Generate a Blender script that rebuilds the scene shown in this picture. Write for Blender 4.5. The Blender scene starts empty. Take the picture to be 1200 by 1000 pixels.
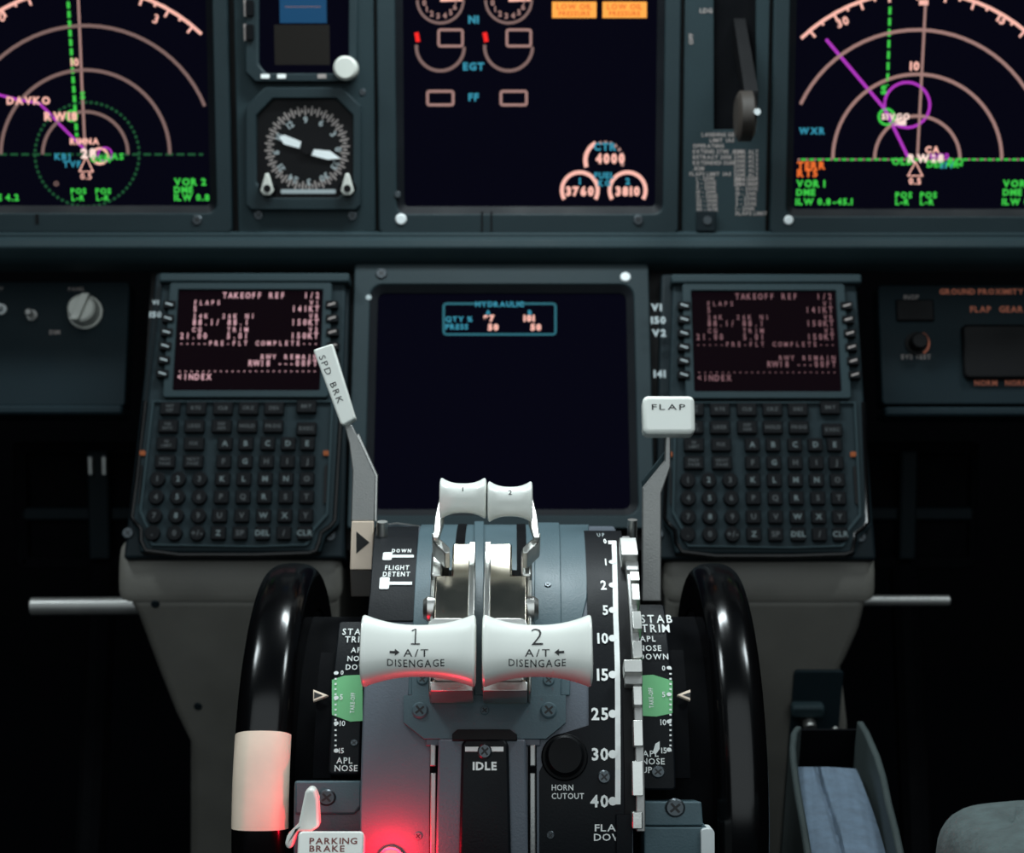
import bpy, bmesh, math, random
from mathutils import Matrix, Vector
random.seed(7)
R = math.radians
C = bpy.context.scene.collection
sc = bpy.context.scene

# ------------------------------------------------------------------ camera, world, lights, exposure
PITCH, FPX, EYE = 22.5, 2000.0, 1.12
MC = Matrix.Translation((0, 0, EYE)) @ Matrix.Rotation(R(90 - PITCH), 4, 'X')
cd = bpy.data.cameras.new('camera'); cam = bpy.data.objects.new('camera', cd); C.objects.link(cam)
cam.matrix_world = MC
cd.sensor_width = 36; cd.lens = 36 * FPX / 1200; cd.clip_start = .02; cd.clip_end = 50
cd.dof.use_dof = True; cd.dof.focus_distance = .765; cd.dof.aperture_fstop = 15
sc.camera = cam
w = bpy.data.worlds.new('world'); sc.world = w; w.use_nodes = True
w.node_tree.nodes['Background'].inputs[0].default_value = (.30, .52, .66, 1)
w.node_tree.nodes['Background'].inputs[1].default_value = .05

def lamp(name, kind, loc, target, power, color, size=.1, sizey=None, **kw):
    ld = bpy.data.lights.new(name, kind); ld.energy = power; ld.color = color
    o = bpy.data.objects.new(name, ld); C.objects.link(o)
    a = MC @ Vector(loc); b = MC @ Vector(target)
    o.location = a; o.rotation_euler = (b - a).to_track_quat('-Z', 'Y').to_euler()
    if kind == 'AREA':
        ld.size = size
        if sizey: ld.shape = 'RECTANGLE'; ld.size_y = sizey
    else: ld.shadow_soft_size = size
    for k, v in kw.items(): setattr(ld, k, v)
    return o
# positions in camera axes: x right, y up, z back (metres)
lamp('glareshield_flood', 'AREA', (0, .50, -1.0), (0, -.10, -.82), 3.0, (.86, .97, 1), .20, .07)
lamp('dome_light', 'AREA', (0, .62, .55), (0, -.10, -.95), 14, (.87, .97, 1), 1.8)
lamp('map_light_left', 'AREA', (-.66, .98, -.74), (-.10, -.12, -.85), 5.5, (.86, .97, 1), .22)
lamp('map_light_right', 'AREA', (.66, .98, -.74), (.10, -.12, -.85), 5.5, (.86, .97, 1), .22)
sc.view_settings.view_transform = 'Standard'; sc.view_settings.look = 'None'
sc.view_settings.exposure = 0; sc.view_settings.gamma = 1; sc.view_settings.use_curve_mapping = False

# ------------------------------------------------------------------ materials
def s2l(c): return tuple((v / 255 / 12.92 if v / 255 <= .04045 else ((v / 255 + .055) / 1.055) ** 2.4) for v in c)
MATS = {}
def mat(name, rgb, rough=.5, metal=0, bump=0, bscale=900, var=.06, vscale=25, coat=0, emit=None, estr=1, spec=.5):
    m = bpy.data.materials.new(name); m.use_nodes = True; nt = m.node_tree; b = nt.nodes['Principled BSDF']
    col = s2l(rgb) + (1,)
    b.inputs['Base Color'].default_value = col; b.inputs['Roughness'].default_value = rough
    b.inputs['Metallic'].default_value = metal; b.inputs['Coat Weight'].default_value = coat
    b.inputs['Specular IOR Level'].default_value = spec
    tc = nt.nodes.new('ShaderNodeTexCoord')
    if var:
        n = nt.nodes.new('ShaderNodeTexNoise'); n.inputs['Scale'].default_value = vscale; n.inputs['Detail'].default_value = 5
        nt.links.new(tc.outputs['Object'], n.inputs['Vector'])
        mr = nt.nodes.new('ShaderNodeMapRange'); mr.inputs[1].default_value = .3; mr.inputs[2].default_value = .7
        mr.inputs[3].default_value = 1 - var; mr.inputs[4].default_value = 1 + var
        nt.links.new(n.outputs[0], mr.inputs[0])
        mx = nt.nodes.new('ShaderNodeVectorMath'); mx.operation = 'SCALE'; mx.inputs[0].default_value = col[:3]
        nt.links.new(mr.outputs[0], mx.inputs['Scale']); nt.links.new(mx.outputs[0], b.inputs['Base Color'])
        mr2 = nt.nodes.new('ShaderNodeMapRange'); mr2.inputs[1].default_value = .3; mr2.inputs[2].default_value = .7
        mr2.inputs[3].default_value = max(.02, rough * .85); mr2.inputs[4].default_value = min(1, rough * 1.15)
        nt.links.new(n.outputs[0], mr2.inputs[0]); nt.links.new(mr2.outputs[0], b.inputs['Roughness'])
    if bump:
        n2 = nt.nodes.new('ShaderNodeTexNoise'); n2.inputs['Scale'].default_value = bscale
        nt.links.new(tc.outputs['Object'], n2.inputs['Vector'])
        bp = nt.nodes.new('ShaderNodeBump'); bp.inputs['Strength'].default_value = bump; bp.inputs['Distance'].default_value = .0004
        nt.links.new(n2.outputs[0], bp.inputs['Height']); nt.links.new(bp.outputs[0], b.inputs['Normal'])
    if emit:
        b.inputs['Emission Color'].default_value = s2l(emit) + (1,); b.inputs['Emission Strength'].default_value = estr
    MATS[name] = m; return m
mat('panel', (35, 49, 53), .6, spec=.15, bump=.35)
mat('panel_dark', (22, 31, 35), .6, spec=.12, bump=.3)
mat('keyboard', (27, 38, 42), .6, spec=.1, bump=.3)
mat('bezel', (31, 44, 48), .5, spec=.18, bump=.25)
mat('cover', (90, 97, 106), .5, spec=.3, bump=.4)
mat('plate', (74, 94, 101), .45, spec=.3, bump=.3)
mat('side_panel', (24, 36, 41), .6, spec=.1, bump=.3)
mat('console', (106, 104, 98), .6, bump=.5, var=.1)
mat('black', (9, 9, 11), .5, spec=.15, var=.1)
mat('gloss_black', (6, 6, 7), .17, spec=.28, coat=0, var=.1)
mat('label_black', (15, 18, 22), .5, spec=.12, bump=.2)
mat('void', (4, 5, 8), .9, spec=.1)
mat('key', (7, 9, 12), .5, spec=.1, var=.1)
mat('ivory', (240, 243, 236), .33, coat=.25, var=.015, vscale=60)
mat('cream', (250, 228, 206), .5, var=.06, vscale=60)
mat('chrome', (206, 196, 180), .2, 1, var=.08, vscale=40)
mat('satin', (196, 196, 192), .36, 1, bump=.15, var=.08)
mat('steel', (150, 150, 148), .4, .6, bump=.2, var=.1)
mat('screw', (70, 76, 80), .35, .7, var=.1)
mat('screw_white', (220, 226, 226), .4)
mat('ink_white', (240, 243, 240), .6, var=0)
mat('ink_grey', (150, 140, 136), .6, var=0)
mat('ink_black', (16, 16, 18), .6, var=0)
mat('ink_brown', (120, 60, 55), .6, var=0)
mat('ink_dim', (150, 160, 162), .6, var=0)
mat('legend', (78, 90, 92), .6, var=0)
mat('legend_dim', (44, 50, 52), .6, var=0)
mat('green', (112, 190, 128), .5, var=.05)
mat('cloth', (88, 104, 120), .95, bump=1, bscale=500, var=.2, vscale=120)
mat('fabric', (72, 84, 84), .95, bump=1, bscale=600, var=.25, vscale=160)
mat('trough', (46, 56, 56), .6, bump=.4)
mat('carpet', (5, 6, 9), .95, spec=.03, bump=.8)
mat('brown', (48, 42, 37), .6, var=.1)
mat('knob_pale', (196, 198, 190), .4, var=.05)
mat('glass', (1, 1, 2), .5, var=0, emit=(6, 6, 17), estr=1, spec=0)
mat('glass_cdu', (2, 2, 2), .5, var=0, emit=(14, 7, 12), estr=1, spec=0)
def em(name, rgb, s=1): return mat(name, (10, 10, 10), .6, var=0, emit=rgb, estr=s, spec=.1)
em('e_line', (160, 124, 118)); em('e_pink', (255, 190, 175)); em('e_green', (60, 200, 70)); em('e_dgreen', (24, 80, 46))
em('e_mag', (176, 52, 190)); em('e_cyan', (48, 140, 165)); em('e_orange', (255, 168, 70), 1.1); em('e_rust', (235, 110, 45)); em('e_red', (255, 30, 25))
em('e_blue', (12, 66, 104)); em('e_brown', (20, 18, 15)); em('e_text', (225, 175, 184)); em('e_text_dim', (128, 92, 98)); em('e_amberlamp', (120, 66, 36)); em('e_rustdim', (110, 66, 52))
em('e_white', (255, 225, 215)); em('e_paleline', (126, 100, 96)); em('e_cyan_dim', (30, 98, 112))
mat('red_lens', (200, 20, 20), .3, var=0, emit=(255, 50, 50), estr=7)

# ------------------------------------------------------------------ frames: all planes are given in camera axes, then carried to the world by MC
def ray(px, py): return Vector(((px - 600) / FPX, (500 - py) / FPX, -1))
def campt(px, py, d): return ray(px, py) * d
class Plane:                       # local x = right, y = up in the plane, z = out of the plane
    def __init__(s, px, py, depth, tilt):   # tilt > 0: top leans away from the viewer
        s.o = campt(px, py, depth); t = R(tilt)
        s.v = Vector((0, math.cos(t), -math.sin(t))); s.n = Vector((0, math.sin(t), math.cos(t)))
        m = Matrix.Identity(4); m.col[0][:3] = (1, 0, 0); m.col[1][:3] = s.v; m.col[2][:3] = s.n; m.col[3][:3] = s.o
        s.M = MC @ m
    def at(s, px, py, z=0):
        r = ray(px, py); t = (s.o + s.n * z).dot(s.n) / r.dot(s.n); q = r * t - s.o - s.n * z
        return (q.x, q.dot(s.v))
    def mm(s, px, py, z=0):        # metres per pixel at a spot
        return (s.at(px + 1, py, z)[0] - s.at(px, py, z)[0])
RQ = .140
class Drum:                        # quadrant: x = right, y = arc length (at radius RQ), z = height above radius RQ
    def __init__(s):
        a = R(12.1); D = .920 / 1.0
        s.c = Vector((0, -math.sin(a) * D, -math.cos(a) * D)); s.M = MC @ Matrix.Translation(s.c)
    def at(s, px, py, h=0):
        r = ray(px, py); rad = RQ + h
        A = r.y ** 2 + r.z ** 2; B = -2 * (r.y * s.c.y + r.z * s.c.z); K = s.c.y ** 2 + s.c.z ** 2 - rad ** 2
        disc = B * B - 4 * A * K
        t = (-B - math.sqrt(max(disc, 0))) / (2 * A)
        p = r * t - s.c
        return (p.x, RQ * math.atan2(p.y, p.z))
    def mm(s, px, py, h=0): return s.at(px + 1, py, h)[0] - s.at(px, py, h)[0]
    def bend(s, v):
        th = v.y / RQ; rr = RQ + v.z
        return Vector((v.x, rr * math.sin(th), rr * math.cos(th)))
A = Plane(600, 250, 1.200, -7.5)       # main instrument panel
L = Plane(600, 310, 1.205, 17.0)       # forward electronic panel
S = Plane(600, 405, 1.235, 10.0)       # side panels, set back
Q = Drum()
I3 = Plane(600, 500, 0.0001, 0)        # unused origin frame

# ------------------------------------------------------------------ mesh builder
GLY = {}
def glyph(ch, bold=0):
    k = (ch, bold)
    if k not in GLY:
        cu = bpy.data.curves.new('t', 'FONT'); cu.body = ch; cu.size = 1; cu.offset = bold; cu.resolution_u = 2
        o = bpy.data.objects.new('t', cu); C.objects.link(o); me = o.to_mesh()
        vs = [(v.co.x, v.co.y) for v in me.vertices]; fs = [tuple(p.vertices) for p in me.polygons]
        o.to_mesh_clear(); bpy.data.objects.remove(o); bpy.data.curves.remove(cu)
        GLY[k] = (vs, fs)
    return GLY[k]
CAP = .69
def rrect(x0, y0, x1, y1, r, n=4):
    if x0 > x1: x0, x1 = x1, x0
    if y0 > y1: y0, y1 = y1, y0
    r = min(r, (x1 - x0) / 2 - 1e-6, (y1 - y0) / 2 - 1e-6); p = []
    for cx, cy, a in ((x1 - r, y0 + r, -90), (x1 - r, y1 - r, 0), (x0 + r, y1 - r, 90), (x0 + r, y0 + r, 180)):
        for i in range(n + 1):
            t = R(a + 90 * i / n); p.append((cx + r * math.cos(t), cy + r * math.sin(t)))
    return p
def circ(cx, cy, r, n=24, a0=0, a1=360): return [(cx + r * math.cos(R(a0 + (a1 - a0) * i / n)), cy + r * math.sin(R(a0 + (a1 - a0) * i / n))) for i in range(n + (0 if a1 - a0 == 360 else 1))]
class B:
    def __init__(s): s.bm = bmesh.new()
    def prism(s, pts, z0, z1):
        a = [s.bm.verts.new((x, y, z0)) for x, y in pts]; b = [s.bm.verts.new((x, y, z1)) for x, y in pts]; n = len(pts)
        s.bm.faces.new(a[::-1]); s.bm.faces.new(b)
        for i in range(n): s.bm.faces.new((a[i], a[(i + 1) % n], b[(i + 1) % n], b[i]))
        return s
    def flat(s, pts, z): s.bm.faces.new([s.bm.verts.new((x, y, z)) for x, y in pts]); return s
    def box(s, x0, y0, x1, y1, z0, z1, r=0):
        if x0 > x1: x0, x1 = x1, x0
        if y0 > y1: y0, y1 = y1, y0
        return s.prism(rrect(x0, y0, x1, y1, r) if r else [(x0, y0), (x1, y0), (x1, y1), (x0, y1)], z0, z1)
    def ring(s, o, i, z0, z1):
        n = len(o); V = [[s.bm.verts.new((x, y, z)) for x, y in p] for p, z in ((o, z0), (o, z1), (i, z1), (i, z0))]
        for k in range(4):
            a, b = V[k], V[(k + 1) % 4]
            for j in range(n): s.bm.faces.new((a[j], a[(j + 1) % n], b[(j + 1) % n], b[j]))
        return s
    def cyl(s, cx, cy, r, z0, z1, n=24, r1=None, ch=0):
        r1 = r if r1 is None else r1
        prof = [(r, z0), (r1, z1 - ch), (r1 - ch, z1)] if ch else [(r, z0), (r1, z1)]
        rows = [[s.bm.verts.new((cx + q * math.cos(2 * math.pi * i / n), cy + q * math.sin(2 * math.pi * i / n), z)) for i in range(n)] for q, z in prof]
        s.bm.faces.new(rows[0][::-1]); s.bm.faces.new(rows[-1])
        for a, b in zip(rows, rows[1:]):
            for i in range(n): s.bm.faces.new((a[i], a[(i + 1) % n], b[(i + 1) % n], b[i]))
        return s
    def strip(s, pts, wd, z, th=0, closed=False):       # flat line of width wd, thickness th
        n = len(pts); pts = [Vector(p) for p in pts]; lo, hi = [], []
        for i in range(n):
            if closed: d = pts[(i + 1) % n] - pts[i - 1]
            else: d = pts[min(i + 1, n - 1)] - pts[max(i - 1, 0)]
            d.normalize(); q = Vector((-d.y, d.x)) * wd / 2
            lo.append(s.bm.verts.new((*(pts[i] - q), z))); hi.append(s.bm.verts.new((*(pts[i] + q), z)))
        for i in range(n if closed else n - 1):
            j = (i + 1) % n; s.bm.faces.new((lo[i], lo[j], hi[j], hi[i]))
        return s
    def text(s, t, x, y, h, z, align='L', cell=None, sx=1, rot=0, bold=0, gap=.16):
        k = h / CAP; items = []; cx = 0
        for ch in t:
            if ch == ' ': cx += cell if cell else h * .45 * sx; continue
            vs, fs = glyph(ch, bold)
            if not vs: continue
            x0 = min(v[0] for v in vs); x1 = max(v[0] for v in vs)
            if cell:
                m = (cell - (x1 - x0) * k * sx) / 2; items.append((vs, fs, cx + m - x0 * k * sx)); cx += cell
            else:
                items.append((vs, fs, cx - x0 * k * sx)); cx += (x1 - x0) * k * sx + gap * h
        tot = cx - (0 if cell else gap * h); off = {'L': 0, 'C': -tot / 2, 'R': -tot}[align]
        c_, s_ = math.cos(R(rot)), math.sin(R(rot))
        for vs, fs, dx in items:
            q = []
            for a, b in vs:
                u = a * k * sx + dx + off; v = b * k
                q.append(s.bm.verts.new((x + u * c_ - v * s_, y + u * s_ + v * c_, z)))
            for f in fs:
                try: s.bm.faces.new([q[i] for i in f])
                except ValueError: pass
        return s
    def tube(s, path, r, n=10, cap=True):
        P = [Vector(p) for p in path]; rows = []; rr = r if isinstance(r, (list, tuple)) else [r] * len(P); up = None
        for i, p in enumerate(P):
            d = (P[min(i + 1, len(P) - 1)] - P[max(i - 1, 0)]).normalized()
            if up is None: up = d.orthogonal().normalized()
            up = (up - d * up.dot(d)).normalized(); sd = d.cross(up)
            rows.append([s.bm.verts.new(p + (up * math.cos(2 * math.pi * k / n) + sd * math.sin(2 * math.pi * k / n)) * rr[i]) for k in range(n)])
        for a, b in zip(rows, rows[1:]):
            for i in range(n): s.bm.faces.new((a[i], a[(i + 1) % n], b[(i + 1) % n], b[i]))
        if cap: s.bm.faces.new(rows[0][::-1]); s.bm.faces.new(rows[-1])
        return s
    def lathex(s, prof, cx, cy, cz, n=48, a0=0, a1=360, ky=1, kz=1, closed=False):   # prof (x, r) turned about the x axis
        full = a1 - a0 == 360; m = n if full else n + 1; rows = []
        for x, r in prof:
            rows.append([s.bm.verts.new((cx + x, cy + r * ky * math.sin(R(a0 + (a1 - a0) * i / n)), cz + r * kz * math.cos(R(a0 + (a1 - a0) * i / n)))) for i in range(m)])
        pr = list(zip(rows, rows[1:])) + ([(rows[-1], rows[0])] if closed else [])
        for a, b in pr:
            for i in range(n): j = (i + 1) % m; s.bm.faces.new((a[i], a[j], b[j], b[i]))
        if not full and closed:
            s.bm.faces.new([r[0] for r in rows]); s.bm.faces.new([r[-1] for r in rows][::-1])
        elif not closed:
            for r in (rows[0], rows[-1]): s.bm.faces.new(r)
        return s
    def hull(s, pts):
        vs = [s.bm.verts.new(p) for p in pts]; r = bmesh.ops.convex_hull(s.bm, input=vs)
        bad = [e for e in r['geom_interior'] if isinstance(e, bmesh.types.BMVert)]
        if bad: bmesh.ops.delete(s.bm, geom=bad, context='VERTS')
        return s
    def bend(s, step=.006):
        ys = [v.co.y for v in s.bm.verts]
        if not ys: return s
        lo, hi = min(ys), max(ys); k = math.floor(lo / step) + 1
        while k * step < hi:
            if abs(k * step - lo) > 1e-5: bmesh.ops.bisect_plane(s.bm, geom=s.bm.verts[:] + s.bm.edges[:] + s.bm.faces[:], plane_co=(0, k * step, 0), plane_no=(0, 1, 0), dist=1e-6)
            k += 1
        return s.map(Q.bend)
    def map(s, fn):
        for v in s.bm.verts: v.co = fn(v.co)
        return s
    def mirror_fix(s): bmesh.ops.recalc_face_normals(s.bm, faces=s.bm.faces[:]); return s

def cut(b, step):
    ys = [v.co.y for v in b.bm.verts]; lo, hi = min(ys), max(ys); y = lo + step
    while y < hi:
        bmesh.ops.bisect_plane(b.bm, geom=b.bm.verts[:] + b.bm.edges[:] + b.bm.faces[:], plane_co=(0, y, 0), plane_no=(0, 1, 0), dist=1e-7); y += step
ORG = {}
def obj(name, b, m, parent=None, bevel=0, seg=2, kind=None, label=None, smooth=True, frame=None, org=(0, 0, 0)):
    if not isinstance(m, str): raise TypeError
    o_ = Vector(ORG[parent.name]) if parent is not None else Vector(org)
    bmesh.ops.recalc_face_normals(b.bm, faces=b.bm.faces[:]) if not name.endswith(('text', 'print', 'legend', 'symbols')) else None
    for v in b.bm.verts: v.co -= o_
    me = bpy.data.meshes.new(name); b.bm.to_mesh(me); b.bm.free(); me.materials.append(MATS[m])
    o = bpy.data.objects.new(name, me); C.objects.link(o)
    if parent is not None: o.parent = parent
    else: o.matrix_world = (frame or MC) @ Matrix.Translation(o_)
    ORG[o.name] = tuple(o_)
    if smooth:
        for p in me.polygons: p.use_smooth = True
        me.set_sharp_from_angle(angle=R(32))
    if bevel:
        md = o.modifiers.new('bevel', 'BEVEL'); md.width = bevel; md.segments = seg; md.limit_method = 'ANGLE'; md.angle_limit = R(35)
    if kind: o['kind'] = kind
    if label: o['label'] = label
    return o
def tag(o, label, cat, group=None):
    o['label'] = label; o['category'] = cat
    if group: o['group'] = group
    return o
def thing(name, label, cat, frame, org=(0, 0, 0), group=None):
    o = bpy.data.objects.new(name, None); C.objects.link(o); o.empty_display_size = .01
    o.matrix_world = frame @ Matrix.Translation(Vector(org)); ORG[o.name] = tuple(org)
    return tag(o, label, cat, group)
def struct(name, b, m, frame, org=(0, 0, 0), bevel=0):
    return obj(name, b, m, None, bevel, kind='structure', frame=frame, org=org)
def copytree(o, parent=None):
    c = o.copy(); C.objects.link(c); ORG[c.name] = ORG[o.name]
    if parent is not None: c.parent = parent
    for ch in list(o.children): copytree(ch, c)
    return c
def screw(parent, x, y, z, r, m='screw', bent=False, name='screw', cross=True):
    b = B(); b.cyl(x, y, r, z, z + r * .3, 18, ch=r * .2)
    if bent: b.map(Q.bend)
    o = obj(name, b, m, parent)
    if cross:
        b = B(); h = z + r * .3 + .00008
        for a in (40, 130):
            c_, s_ = math.cos(R(a)) * r * .62, math.sin(R(a)) * r * .62
            b.strip([(x - c_, y - s_), (x + c_, y + s_)], r * .24, h)
        if bent: b.map(Q.bend)
        obj('screw_slot', b, 'ink_black', o)
    return o

# ================================================================== STRUCTURE
def wbox(x0, x1, y0, y1, z0, z1):
    b = B(); b.box(x0, y0, x1, y1, z0, z1); return b
W0 = Matrix.Identity(4)
struct('floor', wbox(-1.1, 1.1, -.6, 2.2, -.05, 0), 'carpet', W0)
struct('wall_front', wbox(-1.1, 1.1, 1.9, 1.95, 0, 1.9), 'void', W0)
struct('wall_left', wbox(-1.15, -1.1, -.6, 2.2, 0, 1.9), 'void', W0)
struct('wall_right', wbox(1.1, 1.15, -.6, 2.2, 0, 1.9), 'void', W0)

# main panel backing board (dark joints show between the modules)
def AX(px): return A.at(px, 130)[0]
def AY(py): return A.at(600, py)[1]
b = B(); b.box(AX(-260), AY(290), AX(1460), AY(-260), -.030, -.004)
struct('trim_1', b, 'black', A.M)
# rounded ledge under the main panel
def LX(px, py=300): return L.at(px, py)[0]
def LY(py): return L.at(600, py)[1]
b = B(); zz = [(0, .5), (.004, 3), (.010, 5), (.017, 4.2), (.021, 1)]
prof = [(LY(312), -.012), (LY(313), .004), (LY(309), .012), (LY(301), .0175), (LY(292), .0175), (LY(287), .013), (LY(284), .0145), (LY(279), .012), (LY(276), .004), (LY(276), -.012)]
rows = [[b.bm.verts.new((x, y, z)) for y, z in prof] for x in (LX(-260), LX(1460))]
for i in range(len(prof)): b.bm.faces.new((rows[0][i], rows[0][(i + 1) % len(prof)], rows[1][(i + 1) % len(prof)], rows[1][i]))
b.bm.faces.new(rows[0]); b.bm.faces.new(rows[1][::-1])
struct('trim_2', b, 'panel', L.M, bevel=.001)
# black carrier behind the forward electronic panel
b = B(); b.box(LX(168, 400), LY(640), LX(1012, 400), LY(300), -.06, -.012)
struct('trim_3', b, 'black', L.M)

# ================================================================== MAIN PANEL MODULES
def scr_at(pl, par, px, py, z, rpx, m='screw', cross=True):
    x, y = pl.at(px, py, z); return screw(par, x, y, z, rpx * pl.mm(px, py), m, cross=cross)
def display(name, label, cat, pl, outer, inner, zo=.004, rad=.003, group=None, bev=.0012, rin=.003):
    """outer, inner: (x0,y0,x1,y1) in plane metres"""
    t = thing(name, label, cat, pl.M, ((outer[0] + outer[2]) / 2, outer[1], 0), group)
    o = rrect(*outer, rad); i = rrect(*inner, rin)
    mid = rrect(inner[0] - .005, inner[1] - .005, inner[2] + .005, inner[3] + .005, rin + .004)
    b = B(); b.ring(o, mid, -.004, zo); obj('bezel', b, 'bezel', t, bev)
    b = B()                       # sloping inner rim
    n = len(i); V = [[b.bm.verts.new((x, y, z)) for x, y in p] for p, z in ((mid, zo - .0006), (i, zo - .004), (i, -.006), (mid, -.006))]
    for k in range(4):
        for j in range(n): b.bm.faces.new((V[k][j], V[k][(j + 1) % n], V[(k + 1) % 4][(j + 1) % n], V[(k + 1) % 4][j]))
    obj('inner_rim', b, 'label_black', t)
    b = B(); b.box(inner[0] - .002, inner[1] - .002, inner[2] + .002, inner[3] + .002, -.006, zo - .0055); obj('screen', b, 'glass', t, smooth=False)
    return t, zo - .0053
def rectp(pl, x0, y0, x1, y1, ym=None):   # pixel rect (top-left / bottom-right) -> plane rect
    ym = ym if ym is not None else (y0 + y1) / 2
    a = pl.at(x0, ym)[0]; c = pl.at(x1, ym)[0]
    return (a, pl.at(600, y1)[1], c, pl.at(600, y0)[1])
class Draw:          # symbology collector: several colours on one screen
    def __init__(s, pl, z): s.pl, s.z, s.b = pl, z, {}
    def g(s, m):
        if m not in s.b: s.b[m] = B()
        return s.b[m]
    def P(s, x, y): return s.pl.at(x, y, s.z)
    def k(s): return s.pl.mm(600, 300, s.z)
    def line(s, m, pts, wpx, closed=False, dz=0): s.g(m).strip([s.P(*p) for p in pts], wpx * s.k(), s.z + dz, closed=closed)
    def arc(s, m, cx, cy, r, a0, a1, wpx, n=None, dash=None, dz=0):
        n = n or max(6, int(abs(a1 - a0) / 5))
        pt = lambda a: (cx + r * math.cos(R(a)), cy - r * math.sin(R(a)))
        if dash:
            k = int(abs(a1 - a0) / dash)
            for i in range(k):
                a = a0 + (a1 - a0) * i / k; e = a + (a1 - a0) / k * .55; s.line(m, [pt(a), pt((a + e) / 2), pt(e)], wpx, dz=dz)
        else: s.line(m, [pt(a0 + (a1 - a0) * i / n) for i in range(n + 1)], wpx, dz=dz)
    def dash(s, m, x0, y0, x1, y1, wpx, on, off, dz=0):
        d = math.hypot(x1 - x0, y1 - y0); t = 0
        while t < d:
            e = min(t + on, d); s.line(m, [(x0 + (x1 - x0) * t / d, y0 + (y1 - y0) * t / d), (x0 + (x1 - x0) * e / d, y0 + (y1 - y0) * e / d)], wpx, dz=dz); t += on + off
    def rect(s, m, x0, y0, x1, y1, wpx, r=2):
        pts = rrect(x0, y0, x1, y1, r, 2); s.line(m, pts, wpx, closed=True)
    def fill(s, m, x0, y0, x1, y1, dz=0):
        a = s.P(x0, y1); c = s.P(x1, y0); s.g(m).flat([a, (c[0], a[1]), c, (a[0], c[1])], s.z + dz)
    def text(s, m, t, x, y, hpx, align='L', cell=None, sx=1, bold=.02, dz=.0001, rot=0):   # y = baseline px
        X, Y = s.P(x, y); s.g(m).text(t, X, Y, hpx * s.k(), s.z + dz, align, cell * s.k() if cell else None, sx, rot, bold)
    def done(s, parent, name='symbols'):
        for m, b in s.b.items(): obj(name, b, m, parent, smooth=False)

ND = ('map_display')
def nd_common(d, cx, cy, r1, r2, r3, r4, a3, a4l, a4r, line, line2):
    d.arc(line, cx, cy, r1, 0, 180, 3.6); d.arc(line, cx, cy, r2, 0, 180, 3.8); d.arc(line, cx, cy, r3, a3[0], a3[1], 3.8)
    d.arc(line2, cx, cy, r4, a4r, 90 + (90 - a4l) if False else a4l, 4)
    for a in range(10, 176, 5):
        if a < a4r or a > a4l: continue
        lg = 10 if a % 10 == 0 else 5
        p = lambda q: (cx + q * math.cos(R(a)), cy - q * math.sin(R(a)))
        d.line(line2, [p(r4), p(r4 - lg)], 2.8)
# ---- left navigation display
out = (AX(-75), AY(273), AX(270), AY(-72)); inn = (AX(-45), AY(241), AX(244), AY(-42))
t, z = display('navigation_display', 'square navigation display at top left showing green dashed compass circle', 'display', A, out, inn, group=None)
d = Draw(A, z)
nd_common(d, 100, 181, 50, 99, 151, 196, (22, 170), 140, 46, 'e_paleline', 'e_pink')
d.text('e_pink', '3', 181, 27, 10, 'C', rot=-20); d.text('e_pink', '0', 3, 25, 10, 'C')
d.line('e_line', [(90, -42), (96, 100), (100, 182)], 3)
d.dash('e_green', 77, -42, 90, 160, 3.6, 8, 3)
d.arc('e_dgreen', 102, 181, 61, 0, 360, 3, dash=6)
d.dash('e_dgreen', -40, 181, 238, 181, 2.6, 9, 4)
d.line('e_mag', [(-40, 100), (2, 112), (22, 117), (46, 121), (58, 133), (70, 146), (100, 176)], 3)
d.text('e_pink', '10', 83, 77, 8, bold=.04); d.text('e_pink', 'DAVKO', 8, 122, 8, bold=.05); d.text('e_pink', 'RW18', 52, 141, 9, bold=.05)
d.text('e_pink', 'RIMNA', 82, 169, 6.5, bold=.05); d.text('e_white', '28', 95, 185, 10, bold=.06)
d.arc('e_pink', 117, 183, 9, 0, 360, 3); d.arc('e_mag', 123, 181, 8, 0, 360, 2)
d.line('e_pink', [(101, 184), (93, 201), (109, 201)], 2.6, closed=True); d.text('e_pink', '0.5', 101, 210, 7, 'C')
d.arc('e_green', 84, 136, 6, 0, 360, 2.5); d.text('e_green', 'S', 94, 116, 8, bold=.05)
d.text('e_green', 'OEN', 106, 190, 7, bold=.05); d.text('e_green', 'LAS', 124, 187, 7, bold=.05); d.text('e_cyan', 'KBJ', 64, 187, 7, bold=.04); d.text('e_cyan', 'TVF', 74, 196, 7, bold=.04)
for x in (83, 112): d.text('e_green', 'POS', x, 227, 6, bold=.05); d.text('e_green', 'L-R', x + 1, 235, 6, bold=.05)
d.text('e_green', 'VOR 2', 204, 217, 7.5, bold=.05); d.text('e_green', 'DME', 204, 226, 7, bold=.05); d.text('e_green', 'ILW 0.8', 204, 235, 7, bold=.05)
d.text('e_green', 'DME 4.2', -20, 235, 7, bold=.05); d.text('e_paleline', 'o', 66, 218, 8, 'C')
d.done(t)
scr_at(A, t, 231, 258, .004, 6); b = B(); b.box(*[v for p in ((44, 262), (47, 251)) for v in A.at(*p)], .004, .0046); obj('latch', b, 'black', t)

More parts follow.
